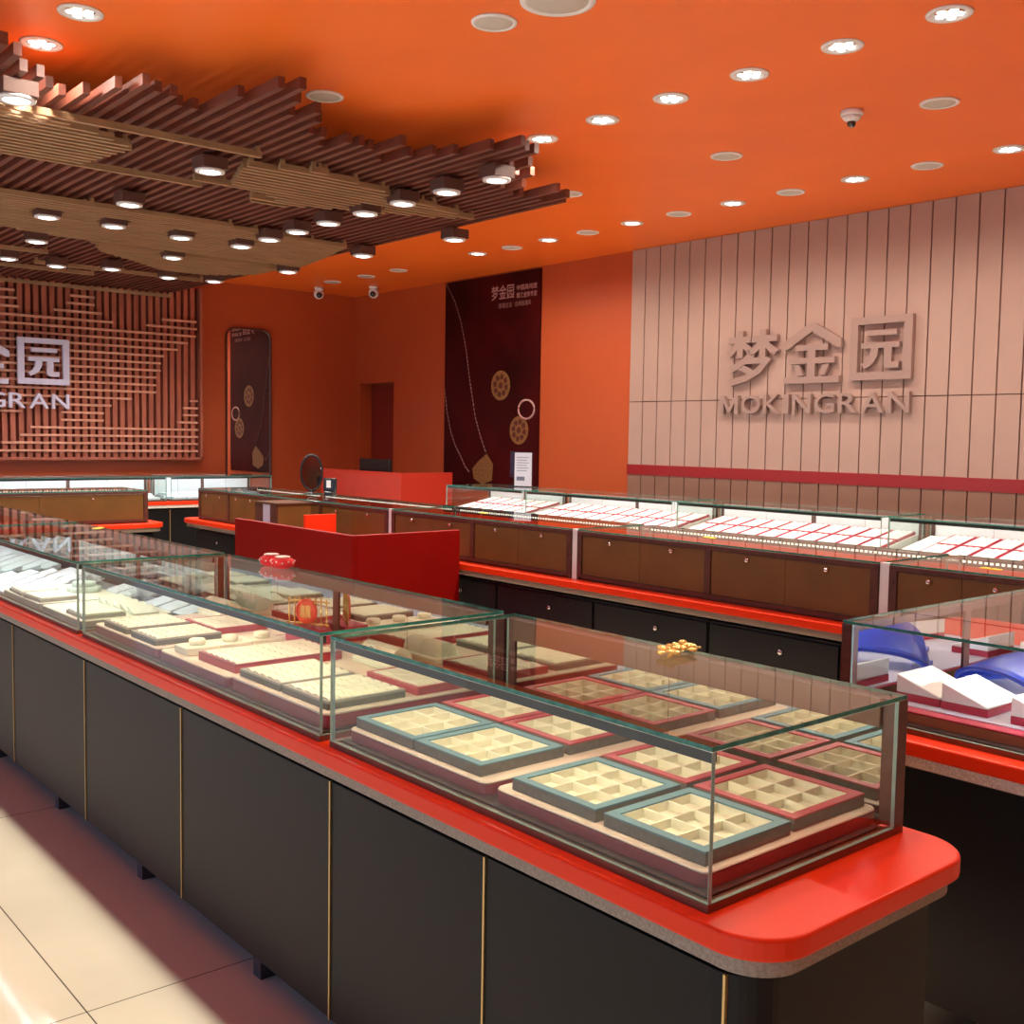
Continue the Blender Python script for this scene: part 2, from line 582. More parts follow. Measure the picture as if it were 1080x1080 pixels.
# ------------------------------------------------------------------ lattice on the back wall
lt = thing('lattice_screen', 'reddish wooden lattice screen of uprights and stepped crossbars on the back wall', 'screen', (0, YB, 0))
LX0, LX1, LZ0, LZ1 = 0.95, 5.60, 1.25, 3.30
G().box(LX0, LX1, -.03, -.002, LZ0, LZ1).build('backing', LATB, lt)
g = G()
g.box(LX0 - .03, LX0, -.16, -.002, LZ0 - .03, LZ1)
g.box(LX1, LX1 + .03, -.16, -.002, LZ0 - .03, LZ1)
g.box(LX0 - .03, LX1 + .03, -.16, -.002, LZ0 - .03, LZ0)
g.build('frame', LATW, lt)
g = G()
x = 5.52
while x > LX0 + .02:
    g.box(x - .026, x + .026, -.115, -.03, LZ0, LZ1)
    x -= .0862
g.build('upright_slats', LATW, lt)
ROWS = [(4.12, 4.34, 3.16), (4.07, 4.34, 3.07), (4.02, 4.34, 2.985), (3.89, 4.42, 2.895), (1.2, 4.55, 2.805), (5.13, 5.56, 2.89),
        (4.94, 5.56, 2.805), (1.4, 5.55, 2.715), (1.6, 5.45, 2.627), (1.75, 5.32, 2.54), (1.9, 5.15, 2.453), (1.9, 5.11, 2.366),
        (1.9, 5.11, 2.28), (1.9, 5.05, 2.195), (1.7, 5.05, 2.106), (1.6, 5.05, 2.02), (1.4, 4.76, 1.933), (2.0, 4.52, 1.846),
        (3.95, 4.43, 1.757), (3.95, 4.43, 1.672), (3.62, 5.57, 1.585), (3.51, 5.57, 1.498), (3.32, 5.57, 1.412), (1.0, 5.57, 1.325),
        (5.47, 5.57, 1.933), (5.385, 5.57, 1.846), (5.385, 5.57, 1.76), (5.31, 5.57, 1.672), (2.6, 3.37, 3.154), (2.7, 3.48, 3.07),
        (2.6, 3.50, 2.985), (2.5, 3.525, 2.895), (2.2, 3.54, 1.757), (1.0, 2.6, 1.412), (1.0, 2.2, 1.585)]
g = G()
for x0, x1, z in ROWS:
    g.box(x0, x1, -.150, -.114, z - .0125, z + .0125)
g.build('crossbars', LATH, lt)

BL = [(1.49, 5.30, 'at the near left end of the slats'), (2.72, 5.95, 'on the reddish slats, nearest of the middle'), (2.72, 7.19, 'behind the nearest tan band'), (2.45, 8.03, 'on the wide tan band, leftmost'),
      (2.92, 8.03, 'on the wide tan band, second'), (3.47, 8.11, 'on the wide tan band, third'), (3.98, 8.13, 'on the wide tan band, fourth'),
      (4.0, 7.69, 'seventh from the ceiling tip'), (4.0, 7.25, 'sixth from the ceiling tip'), (4.0, 6.80, 'fifth from the ceiling tip'), (4.01, 6.33, 'fourth from the ceiling tip'),
      (4.01, 5.88, 'third from the ceiling tip'), (4.02, 5.42, 'second from the ceiling tip'), (4.04, 4.96, 'at the very tip of the slats'),
      (5.02, 6.66, 'on the right edge of the slats, nearest'), (4.92, 7.80, 'on the right edge of the slats, second'), (4.91, 9.07, 'on the right edge of the slats, third'),
      (3.81, 9.08, 'at the back edge of the wide tan band'), (2.70, 9.12, 'on dark slats behind the wide tan band'), (2.78, 10.21, 'near the lattice wall, leftmost'), (3.23, 10.33, 'near the lattice wall, second'),
      (3.66, 10.13, 'near the lattice wall, third'), (4.26, 10.27, 'near the lattice wall, fourth'), (4.69, 10.18, 'near the lattice wall, last before orange wall')]
# ------------------------------------------------------------------ slat ceiling
sc_ = thing('slat_ceiling', 'suspended ceiling feature of crossed wooden slats over the counters', 'ceiling feature', (0, 0, 3.2))
g = G()
rnd = random.Random(5)
near = [(0.5, 5.0), (1.15, 5.08), (1.48, 5.15), (1.50, 5.30), (1.82, 5.72), (1.95, 5.34), (2.33, 5.24), (2.50, 4.84), (2.58, 4.81), (2.72, 4.96), (3.0, 5.15), (3.10, 5.42), (3.30, 5.52),
        (3.43, 5.33), (3.7, 5.35), (3.86, 5.25), (3.9, 4.90), (4.27, 4.82), (4.33, 5.06), (4.5, 5.35), (4.75, 5.45), (5.0, 5.4), (5.19, 5.57)]
x = 5.19
k = 0
while x > 0.2:
    yy = 5.4
    for (xa, ya), (xb, yb) in zip(near, near[1:]):
        if xa <= x <= xb:
            yy = ya + (yb - ya) * (x - xa) / (xb - xa)
    yy += rnd.choice((-.16, -.08, 0, .10, .20, .26)) if k % 3 else rnd.choice((-.05, 0, .05))
    if x < 1.3 or 3.86 < x < 4.3:
        yy = min(yy, 5.12)
    g.box(x - .0175, x + .0175, yy, 12.54, 0.0, .055)
    x -= .083
    k += 1
g.build('upper_slats', REDW, sc_)
LOW = [(5.867, 0.37, 1.91), (5.939, 0.39, 2.08), (6.011, 0.41, 2.19), (6.083, 0.43, 2.3), (6.155, 0.45, 2.34), (6.227, 0.47, 2.33), (6.299, 0.48, 2.31), (6.371, 0.5, 2.3), (6.443, 0.52, 2.28), (6.515, 0.54, 2.27), (6.587, 0.56, 2.26), (6.659, 0.58, 2.24), (5.79, .4, 2.957), (6.735, .5, 3.02), (6.585, 2.9, 3.30), (5.874, 3.33, 3.45), (5.946, 3.16, 3.71), (6.018, 2.99, 3.96), (6.09, 2.99, 4.22), (6.162, 3.01, 4.48), (6.234, 3.04, 4.73), (6.306, 3.06, 4.92), (6.378, 3.09, 4.81), (6.45, 3.11, 4.68), (6.522, 3.13, 4.51), (6.594, 3.32, 4.34), (6.666, 3.45, 4.16), (6.738, 3.55, 3.99), (6.81, 3.4, 3.82), (6.9, 3.45, 3.72), (7.874, 1.64, 3.78), (7.946, 1.33, 4.4), (8.018, 1.31, 4.89), (8.09, 1.29, 4.91), (8.162, 1.27, 4.93), (8.234, 1.24, 4.94), (8.306, 1.22, 4.96), (8.378, 1.16, 4.98), (8.45, 1.09, 4.99), (8.522, 1.07, 5.01), (8.594, 1.09, 5.03), (8.666, 1.11, 5.04), (8.738, 1.13, 5.06), (8.81, 1.15, 5.07), (8.882, 1.16, 5.08), (8.954, 1.32, 5.09), (9.026, 2.0, 5.11), (9.098, 2.28, 5.12), (9.17, 2.56, 5.13), (9.242, 2.83, 5.14), (9.35, 3.20, 3.9), (9.44, 3.30, 4.9), (9.52, 3.30, 5.08), (9.6, 3.34, 5.08), (9.672, 3.38, 5.07), (9.744, 3.42, 5.07), (9.816, 3.49, 5.07), (9.888, 3.59, 5.07), (9.96, 3.68, 5.06), (10.032, 3.78, 5.06), (10.104, 3.87, 5.0), (10.176, 3.95, 4.94), (10.248, 4.04, 4.87), (10.32, 4.12, 4.8), (10.392, 4.2, 4.73), (10.25, 1.2, 3.13), (10.9, 3.2, 4.9), (11.3, 1.5, 3.9), (12.45, .9, 5.2)]
g = G()
for yy, x0, x1 in LOW:
    cuts = sorted((lx * 1.033 - .10, lx * 1.033 + .10) for lx, ly, _ in BL if abs(ly * 1.033 - yy) < .10)
    a = x0
    for c0, c1 in cuts + [(x1, x1)]:
        if min(c0, x1) - a > .03:
            g.box(a, min(c0, x1), yy - .0145, yy + .0145, -.062, -.026)
            for q_ in range(3):     # spacer blocks up to the reddish slats
                xs_ = a + .02 + (min(c0, x1) - a - .04) * q_ / 2
                g.box(xs_ - .012, xs_ + .012, yy - .012, yy + .012, -.0259, -.0005)
        a = max(a, c1)
g.build('lower_slats', TANW, sc_)
g = G()
for yy in (6.2, 8.4, 10.6):
    for xx in (1.03, 2.44, 4.0, 4.93):
        g.tube([(xx, yy, .054), (xx, yy, ZC - 3.2)], .006, 6)
g.build('hanger_rods', FOOT, sc_)

# ------------------------------------------------------------------ ceiling downlights, speakers, cameras


def spot(parent, z, watts, col, angle=2.9):
    l_ = bpy.data.lights.new('lamp', 'SPOT')
    l_.energy = watts
    l_.color = col
    l_.spot_size = angle
    l_.spot_blend = 1.0
    l_.shadow_soft_size = 0.06
    o = bpy.data.objects.new('lamp', l_)
    C.objects.link(o)
    o.parent = parent
    o.location = (0, 0, z)
    return o


def downlight(label, x, y):
    t = thing('downlight', label, 'ceiling light', (x, y, ZC), 0, 'round recessed downlights')
    G().lathe([(.070, -.001), (.100, -.001), (.098, -.008), (.074, -.010), (.070, -.002)], n=28, cap=False).build('trim_ring', WHITEP, t)
    G().lathe([(.072, -.003), (.072, -.0045)], n=28).build('reflector', CHROME, t)
    g_ = G()
    for q in range(5):
        a = 2 * PI * q / 5 + .3
        g_.lathe([(.021, -.0045), (.019, -.0085), (.008, -.0105)], .042 * math.cos(a), .042 * math.sin(a), 12)
    g_.lathe([(.015, -.0045), (.012, -.0085)], 0, 0, 12)
    g_.build('lens', LAMPE, t)
    spot(t, -.03, SPOT_W, (1.0, 0.90, 0.76))
    return t


dl0 = None
ORD = ['nearest', 'second', 'third', 'fourth', 'fifth', 'sixth', 'seventh', 'eighth', 'ninth', 'tenth', 'eleventh', 'twelfth', 'thirteenth']
rows = [('above the aisle between counters', [(4.54, 2.47), (4.54, 3.00), (4.54, 3.54), (4.54, 4.07), (4.55, 4.61), (4.56, 5.15)]),
        ('along the pink panelled wall', [(6.86, 3.29), (6.86, 4.39), (6.87, 5.48), (6.88, 6.58), (6.90, 7.68), (6.90, 8.76)]),
        ('in front of the slat ceiling', [(1.70, 5.06), (1.69, 5.59)]),
        ('behind the viewpoint', [(1.7, 1.5), (4.54, 1.4), (6.86, 1.1), (3.1, 0.2)])]
for nm, pts in rows:
    for q, (x, y) in enumerate(pts):
        lb = ('lit round downlight %s, %s from the camera' % (nm, ORD[q])) if q else ('lit round downlight %s, nearest the camera' % nm)
        downlight(lb, x, y) if dl0 is None else dup(dl0, (x, y, ZC), .4 * q, lb, 'round recessed downlights')
        if dl0 is None:
            dl0 = [o for o in C.objects if o.name == 'downlight'][0]


def ceiling_disc(name, label, cat, x, y, r, grp):
    t = thing(name, label, cat, (x, y, ZC), 0, grp)
    G().lathe([(r * .80, -.001), (r, -.001), (r * .99, -.008), (r * .84, -.012), (r * .80, -.004)], n=28, cap=False).build('trim_ring', WHITEP, t)
    G().lathe([(r * .82, -.003), (r * .80, -.007), (r * .4, -.008)], n=28).build('grille', GRILLE, t)
    return t


ceiling_disc('ceiling_speaker', 'large white round ceiling speaker cut by the top of the picture', 'speaker', 3.19, 3.52, .165, None)
cd0 = ceiling_disc('ceiling_disc', 'unlit white ceiling disc just beyond the large speaker', 'ceiling disc', 3.14, 3.89, .105, 'unlit white ceiling discs')
for lb, x, y in [('unlit white ceiling disc in front of the slat ceiling ends', 3.12, 5.35),
                 ('unlit white ceiling disc beyond the dome camera, middle row, nearest', 5.67, 3.12),
                 ('unlit white ceiling disc in the middle row, before the dome camera', 5.71, 4.62),
                 ('unlit white ceiling disc beside the right tip of the slat ceiling', 5.72, 6.14),
                 ('unlit white ceiling disc along the pink wall, nearest the camera', 6.87, 3.85),
                 ('unlit white ceiling disc along the pink wall, second from the camera', 6.87, 4.94),
                 ('unlit white ceiling disc along the pink wall, third from the camera', 6.87, 6.04),
                 ('unlit white ceiling disc along the pink wall, fourth from the camera', 6.90, 7.15),
                 ('unlit white ceiling disc along the wall, in front of the poster', 6.92, 8.24),
                 ('unlit white ceiling disc past the poster, nearest of three', 6.95, 10.27),
                 ('unlit white ceiling disc past the poster, middle of three', 6.94, 10.93),
                 ('unlit white ceiling disc past the poster, nearest the back wall', 6.90, 11.63)]:
    dup(cd0, (x, y, ZC), 0, lb)

t = thing('dome_camera', 'white dome security camera on the orange ceiling', 'security camera', (5.46, 3.53, ZC))
G().lathe([(.062, 0), (.064, -.022), (.058, -.030)], n=24).build('base', WHITEP, t)
G().lathe([(.056, -.030), (.046, -.048), (.024, -.062)], n=24).build('housing', WHITEP, t)
G().lathe([(.026, -.058), (.024, -.080), (.010, -.092)], n=20).build('lens', LENS, t)
for lb, x, y, a in [('small white turret camera nearest the back wall corner', 7.04, 12.2, 4.3), ('small white turret camera hanging by the right wall', 7.48, 11.6, 3.9)]:
    t = thing('turret_camera', lb, 'security camera', (x, y, ZC), a, 'turret cameras by the back corner')
    G().lathe([(.055, 0), (.06, -.02), (.05, -.035)], n=20).build('base', WHITEP, t)
    G().ball((0, 0, -.085), .066, 16).build('housing', WHITEP, t)
    g = G()
    g.ball((.034, 0, -.098), .042, 12)
    g.build('lens', LENS, t)

# square box lamps hanging through the slats
def box_lamp(label, x, y):
    t_ = thing('box_lamp', label, 'ceiling light', (x, y, 3.10), 0, 'square box lamps in the slat ceiling')
    G().box(-.080, .080, -.080, .080, .006, .078).build('box', BOXD, t_, .004)
    G().box(-.012, .012, -.012, .012, .0785, .1002).build('bracket', BOXD, t_)
    G().lathe([(.060, .006), (.088, .006), (.086, -.006), (.062, -.008), (.060, 0)], n=24, cap=False).build('trim_ring', WHITEP, t_)
    G().lathe([(.062, .005), (.060, -.004), (.03, -.012)], n=24).build('lens', LAMPB, t_)
    spot(t_, -.03, BOX_W, (1.0, 0.93, 0.85))
    return t_


b0 = None
for x, y, nm in BL:
    x, y = x * 1.033, y * 1.033
    lb = 'square box lamp ' + nm
    if b0 is None:
        b0 = box_lamp(lb, x, y)
    else:
        dup(b0, (x, y, 3.10), 0, lb)

# ------------------------------------------------------------------ counters
ZS, ZT, CH = 0.80, 1.07, 0.27      # slab top, glass top, showcase height


def countertop(name, label, x0, x1, y0, y1, r, corners, stone=None):
    t_ = thing(name, label, 'countertop', (0, 0, 0), 0)
    G().prism(rrect(x0, x1, y0, y1, r, 10, corners), .762, ZS, 0, smooth=False).build('slab', RED, t_, .006, 3)
    G().prism(rrect(x0 + .020, x1 - .020, y0 + .020, y1 - .020, max(r - .020, .01), 10, corners), .730, .7615, 0).build('stone_edge', stone or STONE, t_)
    return t_


countertop('countertop', 'red countertop with rounded end carrying the front row of showcases', 1.285, 1.935, .918, 7.62, .105, (1, 1, 1, 1))
countertop('countertop', 'long red countertop under the brown-doored showcases', 3.875, 4.555, .90, 9.12, .12, (1, 1, 1, 1))
countertop('countertop', 'red countertop below the blue bust showcase', 2.50, 3.87, .93, 1.66, .03, (1, 1, 1, 1), STONE_LIT)
countertop('countertop', 'red countertop of the bright showcases by the pink wall', 6.41, 7.06, .2, 8.72, .08, (1, 1, 1, 1))
countertop('countertop', 'red countertop with rounded end under the brown case before the lattice', .6, 3.56, 8.63, 9.32, .12, (1, 1, 1, 1))
countertop('countertop', 'red countertop of the showcases below the lattice wall', 1.0, 5.98, 11.265, 11.92, .06, (1, 1, 1, 1), STONE_LIT)


def cabinet(label, L, loc, rz, front, D=.55, locks=False, grp=None):
    """front along local -y side; x 0..L"""
    t_ = thing('base_cabinet', label, 'cabinet', loc, rz, grp)
    g_ = G()
    g_.box(.0065, L - .001, 0.0, D, .10, .705)
    g_.box(.01, L - .01, .03, D - .03, .705, .7275)
    g_.build('body', front, t_, .002, 1)
    G().box(.0005, .006, -.004, .004, .10, .705).build('trim_strip', GOLDM, t_)
    for fx in (L * .44,):
        g_ = G()
        g_.box(fx, fx + .045, .045, .095, 0, .0995)
        g_.build('foot', FOOT, t_)
    for fx in (L * .44,):
        G().box(fx, fx + .045, D - .09, D - .04, 0, .0995).build('foot', FOOT, t_)
    if locks:
        for fx in (L * .5 - .06,):
            k_ = G().box(.01, L - .01, D, D + .012, .12, .69).build('door', BLACKD, t_)
            lk = G()
            vs = G().lathe([(.013, 0), (.013, .012), (.009, .015)], n=14).v
            fsrc = G().lathe([(.013, 0), (.013, .012), (.009, .015)], n=14)
            lk.add([(fx + a, D + .0125 + c, .622 + b) for a, b, c in fsrc.v], [tuple(reversed(f)) for f in fsrc.f], 0, True)
            lk.build('lock', CHROME, k_)
    return t_


# front row: customer side faces -x
seams = [.985, 1.646, 2.25, 3.14, 4.01, 4.92, 5.80, 6.70, 7.58]
nmz = ['at the rounded near end of the front row', 'second from the near end of the front row', 'third from the near end of the front row', 'fourth from the near end of the front row',
       'fifth from the near end of the front row', 'sixth from the near end of the front row', 'seventh of the front row, out of the frame', 'last of the front row, beyond the frame']
RX = -PI / 2        # local +y (depth) -> world +x ; local +x -> world -y
for q in range(8):
    y0, y1 = seams[q], seams[q + 1]
    L = y1 - y0
    if q == 0:
        t = thing('base_cabinet', 'charcoal base cabinet ' + nmz[0], 'cabinet', (1.335, y1, 0), RX, 'charcoal base cabinets of the front row')
        g = G()
        g.prism(rrect(.0065, L, 0, .54, .075, 8, (0, 1, 0, 0)), .10, .705)
        g.prism(rrect(.0, L - .03, .03, .51, .05, 6, (0, 1, 0, 0)), .705, .7275)
        g.build('body', BLACK, t)
        g = G().box(L - .052, L - .047, -.003, .004, .10, .705).build('trim_strip', GOLDM, t)
        G().box(.0005, .006, -.004, .004, .10, .705).build('trim_strip', GOLDM, t)
        for fx in (.24,):
            for fy in (.04, .45):
                G().box(fx, fx + .045, fy, fy + .05, 0, .0995).build('foot', FOOT, t)
    else:
        cabinet('charcoal base cabinet ' + nmz[q], L, (1.335, y1, 0), RX, BLACK, .54, grp='charcoal base cabinets of the front row')

# brown-door row: customer side faces +x, staff side -x
ys = [.98, 1.87, 2.52, 3.23, 4.0, 4.8, 5.6, 6.5, 7.4, 8.2, 8.98]
for q in range(len(ys) - 1):
    L = ys[q + 1] - ys[q]
    lb = 'black staff-side base cabinet under brown showcases, %s from the camera' % (ORD[q] if q else 'nearest one')
    cabinet(lb, L, (4.50, ys[q], 0), PI / 2, BLACKD, .53, True, 'black cabinets under the brown-doored row')
cabinet('black base cabinet closing the row below the blue busts', 1.27, (2.585, 1.0, 0), 0, BLACKD, .59)
for q in range(8):
    cabinet('charcoal base cabinet under the bright wall-side cases, %s from the camera' % (ORD[q] if q else 'nearest one'), 1.03, (6.46, .3 + 1.04 * (q + 1), 0), RX, BLACK, .54, grp='base cabinets of the wall-side row')
for q in range(3):
    cabinet('base cabinet below the brown case before the lattice, %s' % ['at its end', 'in the middle', 'farthest along'][q], .93, (3.48 - .935 * q, 9.27, 0), PI, BLACK, .58, grp='base cabinets before the lattice')
for q in range(6):
    cabinet('charcoal base cabinet below the lattice wall, %s from its end' % (ORD[q] if q else 'first'), .82, (5.52 - .82 * q - .41 + .41 - .0, 11.33, 0), 0, BLACK, .54, grp='base cabinets below the lattice')


def showcase(label, L, loc, rz, led, D=.58, doors=4, wood=True, grp=None, rear=None, rail=0.0):
    """glass showcase: local x 0..L, y 0 = customer side, y D = staff side with hinged doors, z 0..CH"""
    H = CH
    t_ = thing('showcase', label, 'showcase', loc, rz, grp)
    g_ = G()
    g_.box(0, L, 0, .016, 0, .014)
    g_.box(0, .016, .016, D, 0, .014)
    g_.box(L - .016, L, .016, D, 0, .014)
    g_.box(.016, L - .016, .016, D - .03, 0, .010)
    g_.build('base_frame', BRONZE, t_)
    G().box(.022, L - .022, .022, D - .05, .0105, .018).build('display_deck', DECK, t_, .003, 1)
    e = [0, 0, 1, 0, 1, 0]
    # glass panes with polished green edges
    G().box(.001, L - .001, .001, .009, .0145, H - .0095, 0, [1, 1, 0, 1, 0, 1]).build('front_glass', [GLASS, GEDGEV], t_)
    for x0 in (.001, L - .009):
        G().box(x0, x0 + .008, .0095, D - .031, .0145, H - .0095, 0, [1, 1, 1, 0, 1, 0]).build('end_glass', [GLASS, GEDGEV], t_)
    G().box(0, L, 0, D - .002, H - .009, H, 0, [0, 0, 1, 1, 1, 1]).build('top_glass', [GLASS, GEDGE], t_, .001, 1)
    # lighting profile below the top, just behind the front pane
    G().box(.010, L - .010, .0095, .024, H - .030, H - .0095).build('light_housing', HOUSE, t_)
    g_ = G()
    nl = int((L - .04) / .024)
    for i in range(nl):
        x_ = .02 + (L - .04) * (i + .5) / nl
        g_.box(x_ - .007, x_ + .007, .0242, .0265, H - .0285, H - .0185)
    g_.build('light_strip', led, t_)
    # staff side: frame, doors with brown face outside and mirror inside
    g_ = G()
    g_.box(0, .034, D - .030, D, .0145, H - .0095)
    g_.box(L - .034, L, D - .030, D, .0145, H - .0095)
    g_.box(.034, L - .034, D - .030, D, H - .030, H - .0095)
    g_.box(.034, L - .034, D - .030, D, .0105, .0300)
    nd = doors
    if nd == 4:
        g_.box(L / 2 - .018, L / 2 + .018, D - .030, D, .030, H - .030)
    g_.build('rear_frame', DKWOOD, t_)
    if rail > 0:
        G().box(.036, L - .036, D - .038, D - .0305, H - .0097 - rail, H - .0097).build('inner_rail', INRAIL, t_)
    spans = []
    if nd == 4:
        a0, a1, b0_, b1 = .036, L / 2 - .020, L / 2 + .020, L - .036
        spans = [(a0, (a0 + a1) / 2 - .001), ((a0 + a1) / 2 + .001, a1), (b0_, (b0_ + b1) / 2 - .001), ((b0_ + b1) / 2 + .001, b1)]
    else:
        w_ = (L - .072) / nd
        spans = [(.036 + w_ * i + .001, .036 + w_ * (i + 1) - .001) for i in range(nd)]
    for i, (x0, x1) in enumerate(spans):
        dr = G().box(x0, x1, D - .026, D - .006, .032, H - .032, 0, [0, 0, 1, 0, 0, 0]).build('door', [DOORW, rear or MIRROR], t_)
        if wood:
            lx = x0 + (x1 - x0) * .5
            lk = G()
            src = G().lathe([(.011, 0), (.011, .010), (.006, .014)], n=12)
            lk.add([(lx + a, D - .006 + c, H - .058 + b) for a, b, c in src.v], [tuple(reversed(f)) for f in src.f], 0, True)
            lk.build('lock', CHROME, dr)
    return t_


SC = {}
# front row
for q, (y0, y1, led, lb) in enumerate([(1.058, 2.222, LEDW, 'nearest glass showcase with empty nine-cell trays'), (2.270, 3.975, LEDW, 'second glass showcase of the front row, with a red medallion rack'),
                                       (4.030, 5.740, LEDC, 'third glass showcase of the front row, full of pale display pads'), (5.790, 7.500, LEDC, 'far glass showcase of the front row, cool-lit')]):
    SC['M%d' % q] = showcase(lb, y1 - y0, (1.316, y1, ZS), RX, led, .584, 2 if q == 0 else 4, True, 'front row showcases', None, .056 if q == 0 else .034)
for q, (y0, y1) in enumerate([(1.70, 2.305), (2.355, 4.125), (4.175, 5.895), (5.945, 7.695), (7.745, 8.90)]):
    lb = ['brown-doored showcase mostly hidden behind the blue bust case', 'brown-doored showcase in front of the lettered wall sign', 'brown-doored showcase meeting the red staff desk end',
          'brown-doored showcase behind the red staff desk', 'brown-doored showcase at the far end beside the gap'][q]
    showcase(lb, y1 - y0, (4.525, y0, ZS), PI / 2, LEDL, .575, 2 if q in (0,) else 4, True, 'brown-doored showcases')
for q, (y0, y1) in enumerate([(2.04, 3.785), (3.835, 5.615), (5.665, 7.435), (7.485, 8.65)]):
    lb = ['wall-side bright showcase nearest the camera', 'wall-side bright showcase under the sign on the pink wall', 'wall-side bright showcase where the pink panels begin', 'short wall-side bright showcase in front of the poster'][q]
    SC['W%d' % q] = showcase(lb, y1 - y0, (6.45, y1, ZS), RX, LEDN, .575, 4, True, 'wall-side showcases', REARW)
SC['B'] = showcase('cool-lit glass showcase with blue satin busts', 1.29, (2.565, 1.005, ZS), 0, LEDB, .625, 4, True)
showcase('brown-doored showcase before the lattice wall', 1.72, (3.435, 9.30, ZS), PI, LEDL, .575, 2, True)
for q, (x0, x1) in enumerate([(2.93, 4.655), (4.705, 5.91)]):
    SC['L%d' % q] = showcase(['long glass showcase below the lattice lettering', 'glass showcase below the tall mirror'][q], x1 - x0, (x0, 11.30, ZS), 0, LEDC, .575, 4, True, 'showcases below the lattice', REARW)
# chrome posts between the brown-doored cases
for q, yy in enumerate((2.33, 4.15, 5.92)):
    tag(G().box(3.958, 3.985, yy - .020, yy + .020, ZS + .0005, ZT - .002).build('chrome_post', SATIN), ['bright chrome post between brown showcases, nearest the camera', 'bright chrome post between brown showcases, middle one', 'bright chrome post between brown showcases, behind the red desk'][q], 'post', 'chrome posts')

# ------------------------------------------------------------------ display goods
ZD = ZS + .0185       # top of the display deck


def platform(label, x0, x1, y0, y1, z0=ZD, h=.028, col=None, top=None, r=.02):
    t_ = thing('display_platform', label, 'display platform', ((x0 + x1) / 2, (y0 + y1) / 2, z0), 0, 'display platforms')
    a, b = (x1 - x0) / 2, (y1 - y0) / 2
    G().prism(rrect(-a, a, -b, b, r, 4), 0, h * .80).build('base', col or MAROON, t_)
    G().prism(rrect(-a, a, -b, b, r, 4), h * .80 + .0002, h).build('cover', top or CREAMP, t_, .002, 1)
    return t_


def cell_tray(label, cx, cy, z, wx, wy, rim, nx=3, ny=3, body=None, rz=0.0, h=.025, floor_=None, grp='nine-cell jewellery trays'):
    t_ = thing('cell_tray', label, 'jewellery tray', (cx, cy, z), rz, grp)
    a, b = wx / 2, wy / 2
    r_ = .020
    g_ = G()
    g_.box(-a, a, -b, b, 0, .003)
    g_.box(-a, -a + .008, -b, b, .003, h - .003); g_.box(a - .008, a, -b, b, .003, h - .003)
    g_.box(-a + .008, a - .008, -b, -b + .008, .003, h - .003); g_.box(-a + .008, a - .008, b - .008, b, .003, h - .003)
    g_.build('body', body or GREYT, t_)
    g_ = G()
    g_.box(-a, -a + r_, -b, b, h - .003, h); g_.box(a - r_, a, -b, b, h - .003, h)
    g_.box(-a + r_, a - r_, -b, -b + r_, h - .003, h); g_.box(-a + r_, a - r_, b - r_, b, h - .003, h)
    g_.build('rim', rim, t_)
    g_ = G()
    ia, ib = a - r_, b - r_
    g_.box(-a + .0082, a - .0082, -b + .0082, b - .0082, .0032, .0045)
    for i in range(nx + 1):
        x_ = -ia + 2 * ia * i / nx
        g_.box(x_ - .0018, x_ + .0018, -ib, ib, .0045, h - .0032)
    for j in range(ny + 1):
        y_ = -ib + 2 * ib * j / ny
        g_.box(-ia, ia, y_ - .0018, y_ + .0018, .0045, h - .0034)
    g_.build('divider_grid', floor_ or CREAM, t_)
    return t_


def ring_tray(label, cx, cy, z, wx, wy, body, rim, pad, rows_=5, h=.022, along='y', grp='slotted ring trays', rz=0.0, cols=6):
    t_ = thing('ring_tray', label, 'jewellery tray', (cx, cy, z), rz, grp)
    a, b = wx / 2, wy / 2
    r_ = .010
    g_ = G()
    g_.box(-a, a, -b, b, 0, h - .006)
    g_.build('body', body, t_)
    g_ = G()
    g_.box(-a, -a + r_, -b, b, h - .006, h); g_.box(a - r_, a, -b, b, h - .006, h)
    g_.box(-a + r_, a - r_, -b, -b + r_, h - .006, h); g_.box(-a + r_, a - r_, b - r_, b, h - .006, h)
    g_.build('rim', rim, t_)
    g_ = G()
    ia, ib = a - r_, b - r_
    n_ = rows_
    for j in range(n_):
        y0_ = -ib + 2 * ib * j / n_
        y1_ = -ib + 2 * ib * (j + 1) / n_
        ym = (y0_ + y1_) / 2
        prof = [(y0_ + .001, h - .006), (y1_ - .001, h - .006), (y1_ - .002, h), (ym + .006, h + .004), (ym - .006, h + .004), (y0_ + .002, h)]
        for c_ in range(cols):
            xa = -ia + 2 * ia * c_ / cols + .0012
            xb = -ia + 2 * ia * (c_ + 1) / cols - .0012
            g_.xprism(prof, xa, xb)
    g_.build('slotted_pad', pad, t_)
    return t_


def wedge(label, x, y, z, wx, wy, h0, h1, pad, base=None, rz=0.0, grp=None, bh=.022):
    """slanted pad: high edge at local +y"""
    t_ = thing('slanted_pad', label, 'display pad', (x, y, z), rz, grp)
    a, b = wx / 2, wy / 2
    if base is not None:
        G().box(-a, a, -b, b, 0, bh).build('base', base, t_)
    zz = bh + .0003 if base is not None else 0
    G().xprism([(-b, zz), (b, zz), (b, zz + h1), (-b, zz + h0)], -a, a).build('pad', pad, t_, .002, 1)
    return t_


